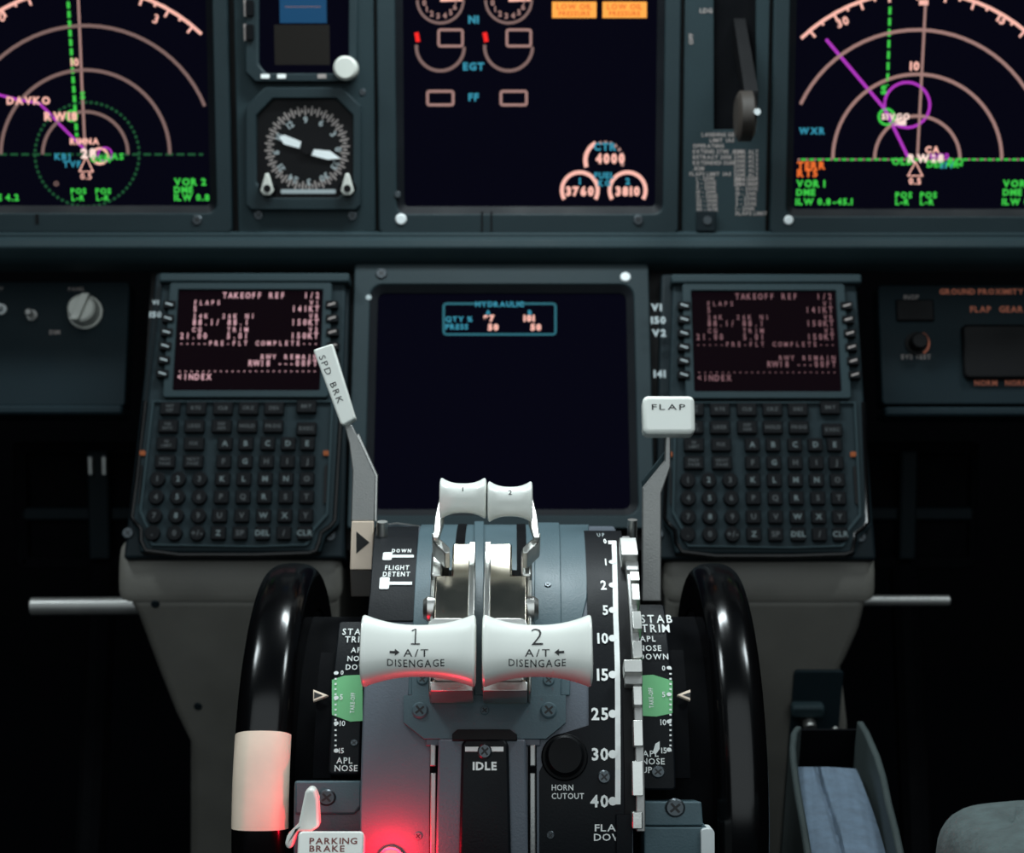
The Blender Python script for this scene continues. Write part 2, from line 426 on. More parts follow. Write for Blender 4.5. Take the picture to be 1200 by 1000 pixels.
# ---- right navigation display
out = (AX(904), AY(274), AX(1250), AY(-72)); inn = (AX(931), AY(245), AX(1222), AY(-42))
t, z = display('navigation_display', 'square navigation display at top right showing solid purple route with loop', 'display', A, out, inn)
d = Draw(A, z)
nd_common(d, 1075, 186, 50, 99, 151, 196, (28, 155), 134, 44, 'e_line', 'e_pink')
d.text('e_pink', '30', 989, 30, 9, 'C', rot=22, bold=.04); d.text('e_pink', '3', 1173, 28, 10, 'C', rot=-25, bold=.04); d.fill('e_pink', 1077, 0, 1088, 6)
d.line('e_line', [(1087, -42), (1075, 186)], 3)
d.dash('e_green', 1043, 8, 1040, 100, 3.2, 9, 4)
d.line('e_mag', [(968, 46), (1037, 128), (1064, 184)], 3.6)
d.arc('e_mag', 1063, 123, 26.5, 170, -115, 3.2, n=40); d.line('e_mag', [(1037, 119), (1036, 130)], 3); d.line('e_mag', [(1053, 147.5), (1044, 144)], 3.2)
d.arc('e_green', 1039, 137, 9, 0, 360, 3); d.text('e_white', 'SIVGO', 1033, 140, 6.5, bold=.05); d.fill('e_white', 1047, 139, 1062, 147)
d.text('e_pink', '10', 1066, 82, 9, bold=.05); d.text('e_green', 'S', 1032, 110, 9, bold=.06)
d.dash('e_line', 935, 187, 1222, 187, 2.6, 2.5, 7); d.dash('e_green', 939, 187, 1222, 187, 2.6, 5, 4.5)
d.text('e_green', 'OLB', 1045, 193, 7.5, bold=.05); d.text('e_white', 'RW28', 1064, 190, 8.5, bold=.06); d.text('e_pink', 'CA', 1084, 179, 7, bold=.05)
d.text('e_green', 'DEPAR', 1086, 196, 7, bold=.05); d.text('e_cyan', 'SIV', 1101, 197, 7, bold=.05); d.text('e_green', 'RQ', 1111, 193, 7.5, bold=.05); d.text('e_mag', 'MOB', 1090, 187, 7)
d.line('e_pink', [(1073, 190), (1064, 206), (1081, 206)], 2.8, closed=True); d.text('e_pink', '0.5', 1072, 216, 7, 'C', bold=.04)
d.text('e_cyan', 'WXR', 936, 157, 7, bold=.05)
d.text('e_rust', 'TERR', 934, 198, 8, bold=.05); d.text('e_rust', 'RT5', 934, 207, 8, bold=.05)
for x in (931, 1173): d.text('e_green', 'VOR 1', x + 2, 219, 7.5, bold=.05); d.text('e_green', 'DME', x + 2, 229, 7, bold=.05); d.text('e_green', 'ILW 0.8', x + 1, 240, 7, bold=.05)
d.text('e_green', '-45.1', 976, 240, 7, bold=.05)
for x in (1049, 1078): d.text('e_green', 'POS', x, 232, 6.5, bold=.05); d.text('e_green', 'L-R', x, 240, 6.5, bold=.05)
d.done(t)
scr_at(A, t, 924, 258, .004, 5.5, 'screw_white', False)

# ---- engine display
out = (AX(443), AY(274), AX(796), AY(-78)); inn = (AX(473), AY(242), AX(769), AY(-50))
t, z = display('engine_display', 'upper centre screen with engine dials and two amber warning boxes', 'display', A, out, inn)
d = Draw(A, z)
for cx in (516, 596):
    d.arc('e_paleline', cx, 0, 27, 180, 360, 3)
    for a in range(190, 360, 24): d.text('e_line', str(int((a - 190) / 24)), cx + 19 * math.cos(R(a)), 0 - 19 * math.sin(R(a)) + 3, 6, 'C', bold=.04)
    d.line('e_pink', [(cx, 0), (cx + 26, -1)], 4)
    d.arc('e_paleline', cx, 55, 28, 175, 360, 3.6); d.line('e_red', [(cx - 26, 49), (cx - 28, 38)], 5)
    d.rect('e_line', cx - 2, 35, cx + 26, 54, 3)
    d.rect('e_line', cx - 15 if cx < 550 else cx - 9, 107, cx + 15 if cx < 550 else cx + 21, 123, 3.2)
d.text('e_cyan', 'N1', 555, 27, 8, 'C', bold=.05); d.text('e_cyan', 'EGT', 555, 82, 8, 'C', bold=.05); d.text('e_cyan', 'FF', 555, 118, 8, 'C', bold=.05)
for x0, x1 in ((647, 699), (706, 758)):
    bb = B(); a_ = A.at(x0, 21, z); c__ = A.at(x1, 2, z); bb.flat([a_, (c__[0], a_[1]), c__, (a_[0], c__[1])], z); obj('warning_box', bb, 'e_orange', t, smooth=False)
    d.text('e_rust', 'LOW OIL', (x0 + x1) / 2, 11, 6, 'C', bold=.03, dz=.0003); d.text('e_rust', 'PRESSURE', (x0 + x1) / 2, 18.5, 5, 'C', bold=.03, dz=.0003)
d.arc('e_pink', 709, 188, 23, 200, 118, 5)
for a in range(105, -30, -17): x_, y_ = 709 + 23 * math.cos(R(a)), 188 - 23 * math.sin(R(a)); d.line('e_line', [(x_, y_), (709 + 19 * math.cos(R(a)), 188 - 19 * math.sin(R(a)))], 3.5)
d.text('e_pink', '4000', 698, 191, 10, bold=.07, sx=.85); d.text('e_cyan', 'CTR', 709, 176, 8, 'C', bold=.05); d.text('e_cyan', 'FUEL', 708, 209, 6.5, 'C', bold=.05); d.text('e_cyan', 'KG', 708, 218, 6.5, 'C', bold=.05)
for cx, tx, n in ((679.5, '3760', '1'), (735.5, '3810', '2')):
    d.arc('e_pink', cx, 223, 21, 210, -30, 4.6); d.text('e_pink', tx, cx, 229, 9.5, 'C', bold=.07, sx=.9); d.text('e_cyan', n, cx, 216, 7, 'C', bold=.05)
d.done(t)
scr_at(A, t, 470, 257, .004, 6.5, 'screw_white', False); scr_at(A, t, 466, 228, .0042, 4, 'screw', False); scr_at(A, t, 748, 258, .004, 6)
for px in (564, 575): b = B(); b.box(*[v for p in ((px, 272), (px + 2, 248)) for v in A.at(*p)], .004, .0044); obj('seam', b, 'black', t)

# ---- standby instrument panel plate
out = (AX(277), AY(272), AX(439), AY(-75)); x0, y0, x1, y1 = out
b = B(); b.box(*out, -.004, .0015, .002)
pl_ = obj('standby_panel_plate', b, 'panel', None, .0008, frame=A.M, org=((x0 + x1) / 2, y0, 0)); tag(pl_, 'grey metal panel plate carrying the round compass and small blue screen', 'panel')
for px, py in ((303, 252), (413, 253)): scr_at(A, pl_, px, py, .0015, 6)
scr_at(A, pl_, 425, 108, .0015, 4)
# standby attitude display
t = thing('standby_attitude_display', 'small standby attitude screen half blue above the round compass', 'display', A.M, (AX(355), AY(98), .0015))
o = [A.at(*p) for p in ((300, 97), (410, 97), (420, 88), (420, -60), (289, -60), (289, 86))]
b = B(); i_ = [A.at(*p) for p in ((314, 87), (398, 87), (410, 78), (410, -48), (305, -48), (305, 76))]
b.ring(o, i_, .0015, .009); obj('bezel', b, 'bezel', t, .0012)
b = B(); b.prism(i_, .0015, .004); obj('screen', b, 'glass', t, smooth=False)
d = Draw(A, .0043); d.fill('e_blue', 328, -44, 382, 27); d.fill('e_brown', 322, 29, 386, 76)
d.line('e_paleline', [(334, 8), (376, 8)], .8, dz=.0001)
d.done(t)
X, Y = A.at(405, 80, .016); b = B(); b.cyl(X, Y, .0085, .009, .020, 28, .0082, ch=.0015); obj('knob', b, 'knob_pale', t)
for py in (10, 38, -25):
    b = B(); b.box(*[v for p in ((291, py + 11), (300, py - 8)) for v in A.at(*p)], .009, .0115, .001); o_ = obj('button', b, 'key', t, .0005)
    b = B(); b.box(*[v for p in ((288.5, py + 11), (291, py - 8)) for v in A.at(*p)], .009, .0098); obj('button_marking', b, 'ink_grey', t)
for px in (313, 332, 379): b = B(); b.box(*[v for p in ((px - 5, 93), (px + 5, 88)) for v in A.at(*p)], .009, .0095, .0006); obj('marking', b, 'ink_white' if px < 340 else 'ink_grey', t)
# radio magnetic indicator
t = thing('radio_magnetic_indicator', 'round compass dial with white double needle in black octagonal case', 'instrument', A.M, (AX(358), AY(245), .0015))
def oct_(x0, y0, x1, y1, c, cb): return [A.at(*p) for p in ((x0 + cb, y1), (x1 - cb, y1), (x1, y1 - cb), (x1, y0 + c), (x1 - c, y0), (x0 + c, y0), (x0, y0 + c), (x0, y1 - cb))]
b = B(); b.ring(oct_(290, 103, 424, 246, 22, 5), oct_(302, 116, 415, 232, 20, 18), .0015, .0075); obj('bezel', b, 'bezel', t, .001)
b = B(); b.prism(oct_(301, 115, 416, 233, 20, 18), .0015, .003); obj('dial', b, 'black', t)
d = Draw(A, .0032)
for i in range(72):
    a = i * 5 + 3; r1 = 50 if i % 2 == 0 else 47; r0 = 39 if i % 2 == 0 else 42
    d.line('ink_grey', [(360 + r0 * math.cos(R(a)), 174 - r0 * math.sin(R(a))), (360 + r1 * math.cos(R(a)), 174 - r1 * math.sin(R(a)))], 1.8)
for i in range(12):
    a = i * 30 + 3; d.text('ink_dim', '0369'[i % 4] if i % 3 == 0 else str(i * 3 % 36), 360 + 33 * math.cos(R(a)), 174 - 33 * math.sin(R(a)) + 3, 7, 'C', rot=a - 90, bold=.03)
d.done(t, 'dial_print')
b = B(); P = lambda x, y: A.at(x, y, .0045)
for pts in (((327, 161), (333, 158), (353, 166), (351, 174), (333, 169)), ((368, 175), (387, 177), (399, 186), (384, 187), (365, 182))):
    b.prism([P(*p) for p in pts], .0042, .005)
obj('needle', b, 'screw_white', t); b = B(); X, Y = P(360, 174); b.cyl(X, Y, .0042, .003, .0056, 20); obj('needle_hub', b, 'black', t)
for px in (313, 407):
    X, Y = A.at(px, 220, .01); b = B(); b.cyl(X, Y, .006, .0015, .012, 24, ch=.001); k_ = obj('knob', b, 'key', t)
    b = B(); b.prism([A.at(*p, .0135) for p in ((px - 8, 224), (px - 2, 203), (px + 2, 203), (px + 8, 224), (px + 4, 229), (px - 4, 229))], .012, .0145); obj('knob_pointer', b, 'knob_pale', k_, .0008)
    b = B(); b.cyl(*A.at(px, 221, .0146), .0026, .0145, .0152, 16); obj('knob_cap', b, 'black', k_)
b = B(); b.box(*[v for p in ((330, 227), (394, 222)) for v in A.at(*p)], .0032, .0038, .0006); obj('slot_window', b, 'ink_dim', t)

# ---- landing gear panel
x0, y0, x1, y1 = AX(801), AY(274), AX(899), AY(-75)
b = B(); b.ring([(x0, y0), (x1, y0), (x1, y1), (x0, y1)], [A.at(*p) for p in ((836, 152), (886, 152), (886, -60), (836, -60))], -.004, .0015)
g_ = obj('gear_panel_plate', b, 'panel', None, .0006, frame=A.M, org=((x0 + x1) / 2, y0, 0)); tag(g_, 'narrow grey panel plate with tall dark slot and faded speed placard', 'panel')
b = B(); b.box(*[v for p in ((835, 152), (887, -62)) for v in A.at(*p)], -.0039, -.002); obj('slot_liner', b, 'void', g_)
d = Draw(A, .0018); rows_ = 'LANDING GEAR|LIMIT  IAS|OPERATING|EXTEND 270K .82M|RETRACT 235K|EXTENDED 320K|.82M|FLAPS LIMIT  IAS|1 - 250K|2 - 250K|5 - 250K|10 - 210K|15 - 200K|25 - 190K|30 - 175K|40 - 162K'.split('|')
for i, s_ in enumerate(rows_[:7]): d.text('ink_grey', s_, (846 if i < 2 else 812), 160 + i * 6.6, 4.2, 'C' if i < 2 else 'L', bold=.03, sx=.95)
for i, s_ in enumerate(rows_[7:]): d.text('ink_grey', s_, 808 + (0 if i == 0 else 8), 206 + i * 5.2, 4, bold=.03); d.text('ink_grey', rows_[15 - i] if i else '', 862, 206 + i * 5.8, 4.2, bold=.03)
for i in range(8): d.text('ink_grey', '230K ALT', 860, 180 + i * 5.4, 4, bold=.03)
d.text('ink_grey', 'OFF', 812, 52, 4.5, rot=90, bold=.03); d.text('ink_grey', 'LDG', 820, 15, 5); d.done(g_, 'placard_print')
b = B(); b.box(*[v for p in ((815, 271), (838, 247)) for v in A.at(*p)], .0015, .0055, .001); obj('guard_block', b, 'panel_dark', g_, .0006)
b = B(); b.cyl(*A.at(828, 258), .003, .0055, .0062, 14); obj('screw', b, 'screw', g_)
t = thing('landing_gear_lever', 'dark landing gear lever with wheel-shaped knob in tall slot', 'lever', A.M, (AX(868), AY(60), -.002))
b = B(); b.hull([(AX(858) , AY(20), -.002), (AX(872), AY(20), -.002), (AX(858), AY(60), -.002), (AX(872), AY(60), -.002), (AX(864), AY(128), .036), (AX(880), AY(128), .036), (AX(864), AY(112), .036), (AX(880), AY(112), .036)]); obj('arm', b, 'black', t, .001)
b = B(); X, Y = A.at(874, 136, .04); b.lathex([(-.0055, .004), (-.0062, .014), (-.004, .0185), (.004, .0185), (.0062, .014), (.0055, .004)], X, Y, .036, 36, ky=.92); obj('wheel_knob', b, 'brown', t)
b = B(); b.cyl(X + .0055, Y + .002, .0022, .050, .0565, 14); obj('screw', b, 'screw_white', t)  # painted highlight: white disc as the glint on the wheel knob, no screw

# ================================================================== FORWARD ELECTRONIC PANEL
xo0, xo1 = L.at(412, 470)[0], L.at(763, 470)[0]
inn = (L.at(440, 470)[0], LY(598), L.at(736, 470)[0], LY(345))
t, z = display('lower_display_unit', 'large nearly blank lower screen with small cyan boxed readout', 'display', L, (xo0, LY(622), xo1, LY(313)), inn, .006, .002, rin=.005)
d = Draw(L, z)
d.rect('e_cyan_dim', 520, 356, 651, 392, 2.8, 3); d.fill('glass', 564, 353, 606, 359, dz=.00005); d.text('e_cyan', 'HYDRAULIC', 585.5, 359.5, 6, 'C', bold=.04)
d.text('e_cyan', 'A', 572, 369, 5.5, 'C', bold=.04); d.text('e_cyan', 'B', 621, 369, 5.5, 'C', bold=.04); d.text('e_cyan', 'QTY %', 522, 377, 6, bold=.04); d.text('e_cyan', 'PRESS', 522, 386, 6, bold=.04)
d.text('e_pink', '97', 573, 376.5, 7, 'C', bold=.07); d.text('e_pink', '50', 578, 387, 7, 'C', bold=.07); d.text('e_pink', '101', 620, 376.5, 7, 'C', bold=.07); d.text('e_pink', '50', 628, 387, 7, 'C', bold=.07)
d.done(t)
scr_at(L, t, 733, 325, .006, 6, 'screw_white', False); scr_at(L, t, 447, 321, .006, 7); scr_at(L, t, 432, 349, .006, 3.5, 'ink_dim', False)

# ---- control display unit (left one; the right one is its copy)
ZB = .014
t = thing('control_display_unit', 'flight computer keypad unit left of the blank screen, screen text bright', 'control unit', L.M, (L.at(280, 655)[0], LY(655), 0))
t1 = t
LP = lambda x, y: L.at(x, y, ZB)
b = B(); b.prism([L.at(*p) for p in ((146, 656), (404, 656), (410, 322), (184, 322))], -.03, .004); obj('base_plate', b, 'panel_dark', t, .002)
body = [(163, 647), (375, 647), (381, 628), (397, 614), (401, 470), (405, 330), (190, 330), (172, 470), (153, 612), (160, 622)]
b = B(); b.prism([LP(*p) for p in body], .004, ZB - .001); obj('body', b, 'keyboard', t, .0015)
b = B(); b.prism([LP(*p) for p in ((188, 322), (410, 322), (410, 333), (187, 333))], .004, ZB + .004); obj('top_lip', b, 'panel', t, .0015)
# glossy rim round the lower edge
rim = [(170, 470), (160, 560), (154, 606), (159, 613), (165, 620), (165, 634), (171, 645), (210, 650), (300, 650), (362, 648), (370, 645), (374, 634), (376, 624), (386, 617), (392, 610), (396, 540), (400, 470)]
b = B(); b.tube([(*L.at(x, y, ZB), ZB - .001) for x, y in rim], .0016, 8); obj('rim', b, 'gloss_black', t)
rim2 = [(178, 470), (168, 560), (163, 600), (168, 612), (173, 622), (173, 634), (178, 640), (300, 642), (360, 640), (366, 634), (369, 622), (378, 612), (385, 604), (388, 540), (391, 470)]
b = B(); b.ring([LP(*p) for p in rim2], [LP(x + (3 if x < 270 else -3), y - (2 if y > 500 else -2)) for x, y in rim2], ZB - .001, ZB + .0012); obj('keyboard_frame', b, 'panel', t, .0004)
for px, py in ((150, 625), (387, 628)): scr_at(L, t, px, py, .004, 7)
# screen
sx0, sx1 = L.at(206, 400, ZB)[0], L.at(377, 400, ZB)[0]
sy0, sy1 = L.at(600, 459, ZB)[1], L.at(600, 341, ZB)[1]
b = B(); b.ring(rrect(sx0 - .006, sy0 - .005, sx1 + .006, sy1 + .005, .002), rrect(sx0, sy0, sx1, sy1, .001), ZB - .001, ZB + .003); obj('screen_surround', b, 'panel', t, .0006)
b = B(); b.box(sx0 - .001, sy0 - .001, sx1 + .001, sy1 + .001, ZB - .001, ZB); obj('screen', b, 'glass_cdu', t, smooth=False)
rows_ = ['       TAKEOFF REF   1/2', '  FLAPS               V1', '  5                141KT', '  24K  26K N1         VR', '  88.1/ 88.1       150KT', '  CG    TRIM          V2', '21.00   5.01       150KT', '-----PRE-FLT COMPLETE---', '', '              RWY REMAIN', '            RW18 ---00FT', '------------------------', '<INDEX', '']
cell = (sx1 - sx0 - .004) / 24
b = B()
for i, s_ in enumerate(rows_):
    yy = sy1 - .0055 - i * (sy1 - sy0 - .006) / 13.6
    b.text(s_, sx0 + .002, yy, .0042 if i in (0, 2, 4, 6, 10, 12) else .0033, ZB + .0002, cell=cell, sx=.75, bold=.022)
obj('screen_text', b, 'e_text', t, smooth=False)
# line select keys
for side in (0, 1):
    for i in range(6):
        py = 358 + i * 16.2; px = (199 - i * 1.6) if side == 0 else (389 + i * .4)
        x, y = L.at(px, py, ZB + .002); b = B(); b.box(x - .0042, y - .0028, x + .0042, y + .0028, ZB - .001, ZB + .0045, .0008); k_ = obj('line_key', b, 'key', t, .0005)
        b = B(); b.strip([(x - .0025, y + (.0008 if side == 0 else -.0008)), (x + .0025, y - (.0008 if side == 0 else -.0008))], .0011, ZB + .0047); obj('line_key_legend', b, 'ink_dim' if side == 0 else 'ink_grey', k_, smooth=False)
b = B(); X, Y = LP(178, 357); b.text('V1', X, Y, .003, ZB + .0002, bold=.05); X, Y = LP(175, 372); b.text('150', X, Y, .004, ZB + .0002, bold=.05); obj('margin_print', b, 'ink_dim', t)
# keys
def key(px, py, legend, kind='sq', m='legend'):
    x, y = L.at(px, py, ZB + .003); b = B(); z1 = ZB + .0026
    if kind == 'fn': b.box(x - .0068, y - .0046, x + .0068, y + .0046, ZB - .001, z1, .0008)
    elif kind == 'sq': b.box(x - .0050, y - .0046, x + .0050, y + .0046, ZB - .001, z1, .0010)
    else: b.cyl(x, y, .0053, ZB - .001, z1, 18)
    k = obj('key', b, 'key', t, .0006, 1)
    if legend:
        b = B(); ls = legend.split('|')
        for j, s_ in enumerate(ls):
            h = .0036 if kind != 'fn' else (.0019 if len(ls) > 1 else .0024)
            b.text(s_, x, y - h / 2 + (len(ls) - 1 - 2 * j) * .0015, h, z1 + .0001, 'C', bold=.03)
        obj('key_legend', b, m, k, smooth=False)
def keyw(px, py, hw):  # frame lines between function keys
    pass
dim = 'legend_dim'
for row, (py, xs, leg) in enumerate(((478, (199, 229.5, 261, 291, 321), ('INIT|REF', 'RTE', 'CLB', 'CRZ', 'DES')), (499, (196.5, 227.5, 259.5, 289.5, 320), ('DIR|INTC', 'LEGS', 'DEP|ARR', 'HOLD', 'PROG')))):
    for px, l_ in zip(xs, leg): key(px, py, l_, 'fn', dim)
key(359, 476, 'BRT', 'fn', dim); key(359, 502, 'EXEC', 'fn', dim)
for py, xs, leg in ((519.5, (195, 227), ('N1|LIMIT', 'FIX')), (540.5, (193, 226), ('PREV|PAGE', 'NEXT|PAGE'))):
    for px, l_ in zip(xs, leg): key(px, py, l_, 'fn', dim)
alpha = 'ABCDE FGHIJ KLMNO PQRST UVWXY'.split() + [['Z', 'SP', 'DEL', '/', 'CLR']]
for r_, (py, xl) in enumerate(((519.5, (263.5, 288, 313.5, 337.5, 360)), (540.5, (262, 287, 312, 336.5, 360)), (561, (260.5, 285.5, 310.5, 335, 359.5)), (582, (259, 284.5, 309.5, 334.5, 359)), (604, (257, 283, 308.5, 333.5, 358)), (624.5, (255.5, 281, 307.5, 332.5, 357)))):
    for px, l_ in zip(xl, alpha[r_]): key(px, py, l_, 'sq', 'legend' if l_ in 'ABGKMNRWXZDELCLR' else dim)
for py, xl, leg in ((561, (184, 208.5, 233.5), '123'), (582, (182.5, 207.5, 233), '456'), (604, (180.5, 206, 232), '789'), (624.5, (178, 204, 230.5), ('.', '0', '+/-'))):
    for px, l_ in zip(xl, leg): key(px, py, l_, 'rd', 'legend' if l_ in ('2', '5', '8') else dim)
for px in (167, 382):
    x, y = L.at(px, 531, ZB); b = B(); b.box(x - .0018, y - .0015, x + .0018, y + .0015, ZB - .001, ZB + .0008, .0005); obj('annunciator', b, 'e_amberlamp', t)
for px0, px1 in ((167, 172), (379, 384)):
    b = B(); b.box(*L.at(px0 - (5 if px0 < 200 else 0), 590, ZB), *L.at(px1 - (5 if px0 < 200 else 0), 545, ZB), ZB - .001, ZB + .0004, .0008); obj('side_slot', b, 'black', t)
t2 = copytree(t)
dx = L.at(804.5, 561, ZB)[0] - L.at(184, 561, ZB)[0]
t2.matrix_world = L.M @ Matrix.Translation(Vector(ORG[t.name]) + Vector((dx, -.0008, 0)))
t2['label'] = 'flight computer keypad unit right of the blank screen, screen text dim'
for ch in t2.children:
    if ch.name.startswith('screen_text'):
        ch.data = ch.data.copy(); ch.data.materials[0] = MATS['e_text_dim']
    if ch.name.startswith('margin_print'):
        b = B(); bx_ = ORG[t.name]
        for i, (px, py, s_) in enumerate(((763, 363, 'V1'), (763, 378, '150'), (764, 393, 'V2'), (766, 441, '141'))):
            X, Y = L.at(px, py, ZB); b.text(s_, X - dx - bx_[0], Y - bx_[1], .0048, ZB + .0002, bold=.05)
        for i, (px, py, s_) in enumerate(((984, 361, '*'), (985, 377, '*'), (991, 426, '*'), (986, 441, 'ok'))):
            X, Y = L.at(px, py, ZB); b.text(s_, X - dx - bx_[0], Y - bx_[1], .0042, ZB + .0002, bold=.03)
        me = bpy.data.meshes.new('margin_print'); b.bm.to_mesh(me); b.bm.free(); me.materials.append(MATS['ink_dim']); ch.data = me

# ---- plate strip left/right of the display unit is part of the panel
# ---- side panels, set back and dark
SP = lambda x, y, z=0: S.at(x, y, z)
p0, p1 = SP(-190, 476), SP(152, 330)
t = thing('side_switch_panel', 'dark lighting panel at left with pale round knob', 'panel', S.M, ((p0[0] + p1[0]) / 2, p0[1], 0))
b = B(); b.box(*p0, *p1, -.02, 0, .003); obj('plate', b, 'side_panel', t, .001)
b = B(); b.box(SP(-190, 488)[0], SP(0, 488)[1], p1[0], SP(0, 477)[1], -.02, .008, .002); obj('lower_lip', b, 'side_panel', t, .002)
x, y = SP(96, 362, .012); b = B(); b.cyl(x, y, .0125, 0, .003, 28); b.cyl(x, y, .0112, .003, .016, 28, .010, ch=.0015); k_ = obj('knob', b, 'knob_pale', t)
b = B(); b.hull([(x + sx_ * .003 - dy_ * .4 * 0 + dy_ * .38, y + dy_ , z_) for sx_ in (-1, 1) for dy_ in (-.010, .010) for z_ in (.014, .020)]); obj('knob_pointer', b, 'knob_pale', k_, .001)
for px, py in ((38, 370), (2, 363)):
    x, y = SP(px, py); b = B(); b.cyl(x, y, .004, 0, .002, 16); b.cyl(x, y, .002, .002, .012, 12, .0028, ch=.001); obj('toggle_switch', b, 'screw_white' if px < 10 else 'steel', t)
b = B(); X, Y = SP(58, 392); b.text('DIM', X, Y, .003, .0003, bold=.03); X, Y = SP(80, 341); b.text('PANEL', X, Y, .0026, .0003, bold=.02); X, Y = SP(-8, 341); b.text('OFF', X, Y, .003, .0003); obj('panel_print', b, 'ink_grey', t, smooth=False)
p0, p1 = SP(1034, 474), SP(1390, 334)
t = thing('side_switch_panel', 'dark switch panel at right with small faint orange-ringed knob', 'panel', S.M, ((p0[0] + p1[0]) / 2, p0[1], 0))
b = B(); b.box(*p0, *p1, -.02, 0, .003); obj('plate', b, 'side_panel', t, .001)
b = B(); b.box(p0[0], SP(0, 490)[1], p1[0], SP(0, 479)[1], -.02, .008, .002); obj('lower_lip', b, 'side_panel', t, .002)
b = B(); b.box(*SP(1128, 446), *SP(1202, 382), 0, .006, .004); obj('switch_block', b, 'black', t, .002)
b = B(); b.box(*SP(1050, 377), *SP(1093, 352), 0, .003, .001); obj('indicator_light', b, 'black', t, .001)
x, y = SP(1074, 403); b = B(); b.cyl(x, y, .0085, 0, .002, 24); b.cyl(x, y, .006, .002, .012, 24, ch=.001); obj('knob', b, 'black', t)
b = B(); b.strip([(x + .0085 * math.cos(R(a)), y + .0085 * math.sin(R(a))) for a in range(-60, 61, 12)], .0015, .0022); obj('knob_ring_print', b, 'e_rustdim', t, smooth=False)
b = B()
for s_, px, py, h in (('GROUND PROXIMITY', 1101, 345, .0038), ('FLAP', 1137, 366, .0042), ('GEAR', 1171, 366, .0042), ('NORM', 1142, 452, .0036), ('NORM', 1178, 452, .0036)):
    X, Y = SP(px, py); b.text(s_, X, Y, h, .0004, bold=.03)
obj('panel_print', b, 'e_rustdim', t, smooth=False)
b = B()
for s_, px, py in (('INOP', 1059, 351), ('SYS TEST', 1056, 421)): X, Y = SP(px, py); b.text(s_, X, Y, .0032, .0004, bold=.02)
obj('label_print', b, 'ink_grey', t, smooth=False)

# ---- rudder pedals and footrest bars in the dark footwells
def pedal(px, lab, clips):
    D = 1.38; p = Plane(px, 600, D, -5); t = thing('rudder_pedal', lab, 'pedal', p.M, (p.at(px, 660)[0], p.at(px, 660)[1], 0))
    f = lambda x, y: p.at(px + x, y)
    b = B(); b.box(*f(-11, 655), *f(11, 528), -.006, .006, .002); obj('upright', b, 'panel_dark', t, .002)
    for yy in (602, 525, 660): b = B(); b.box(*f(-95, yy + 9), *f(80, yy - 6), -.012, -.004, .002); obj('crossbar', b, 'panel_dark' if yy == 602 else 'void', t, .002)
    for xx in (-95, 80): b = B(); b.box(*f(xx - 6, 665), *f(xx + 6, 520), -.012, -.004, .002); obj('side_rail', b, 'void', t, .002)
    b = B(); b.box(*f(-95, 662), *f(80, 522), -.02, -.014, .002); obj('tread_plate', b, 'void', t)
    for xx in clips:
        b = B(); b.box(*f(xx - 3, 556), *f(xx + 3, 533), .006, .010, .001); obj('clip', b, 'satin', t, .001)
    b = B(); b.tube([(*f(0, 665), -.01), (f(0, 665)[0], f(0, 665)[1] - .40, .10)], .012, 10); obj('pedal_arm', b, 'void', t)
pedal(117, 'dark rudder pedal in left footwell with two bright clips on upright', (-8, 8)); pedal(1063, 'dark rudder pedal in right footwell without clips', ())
def bar(pts, d, r, lab, m):
    p = [MC.inverted() @ (MC @ campt(x, y, d)) for x, y in pts]
    b = B(); b.tube([p[0], p[0].lerp(p[1], .5), p[1]], r, 12); o = obj('footrest_bar', b, m, None, 0, frame=MC, org=tuple(p[0])); tag(o, lab, 'bar')
    return o
bar(((37, 711), (300, 709)), 1.25, .0065, 'bright metal footrest bar in dark left footwell', 'steel')
bar(((1112, 704), (900, 704)), 1.28, .0040, 'thin metal footrest bar in dark right footwell', 'steel')

# ================================================================== CONSOLES UNDER THE KEYPADS
o_ = L.o + L.v * L.at(600, 655)[1] + L.n * .010
F = Plane(600, 658, -o_.z, 0)      # vertical front face, world vertical
F.v = Vector((0, math.cos(R(PITCH)), math.sin(R(PITCH)))); F.n = Vector((0, -math.sin(R(PITCH)), math.cos(R(PITCH))))
F.o = o_; m = Matrix.Identity(4); m.col[0][:3] = (1, 0, 0); m.col[1][:3] = F.v; m.col[2][:3] = F.n; m.col[3][:3] = F.o; F.M = MC @ m
FP = lambda x, y: F.at(x, y)
pts = [(148, 702), (396, 702), (396, 1130), (222, 1130), (222, 872), (205, 838), (182, 780), (160, 722)]
b = B(); b.prism([FP(*p) for p in pts], -.25, 0)
fb = FP(222, 1000); c_ = obj('keypad_console', b, 'console', None, .006, 4, frame=F.M, org=(FP(300, 1130)[0], FP(300, 1130)[1], 0)); tag(c_, 'pale grey tapering console column below the left keypad unit', 'console')
def lip(c_, p0, p1):
    T = F.at(600, 655)[1]; X0, X1 = L.at(p0, 655)[0], L.at(p1, 655)[0]; b = B(); rows = []
    pr = [(T - .001, -.030), (T, -.020), (T - .003, -.0145), (T - .008, -.0095), (T - .014, -.0055), (T - .020, -.0025), (T - .026, -.0004), (T - .0305, .0004), (T - .032, .0002), (T - .032, -.030)]
    for x, k in ((X0, .80), (X0 + .001, .88), (X0 + .003, .95), (X0 + .007, 1), (X1 - .007, 1), (X1 - .003, .95), (X1 - .001, .88), (X1, .80)):
        rows.append([b.bm.verts.new((x, T - .015 + (y - T + .015) * k, -.03 + (z + .03) * k)) for y, z in pr])
    for a, c in zip(rows, rows[1:]):
        for i in range(len(pr)): b.bm.faces.new((a[i], a[(i + 1) % len(pr)], c[(i + 1) % len(pr)], c[i]))
    b.bm.faces.new(rows[0]); b.bm.faces.new(rows[-1][::-1]); obj('top_lip', b, 'console', c_)
lip(c_, 137, 399)
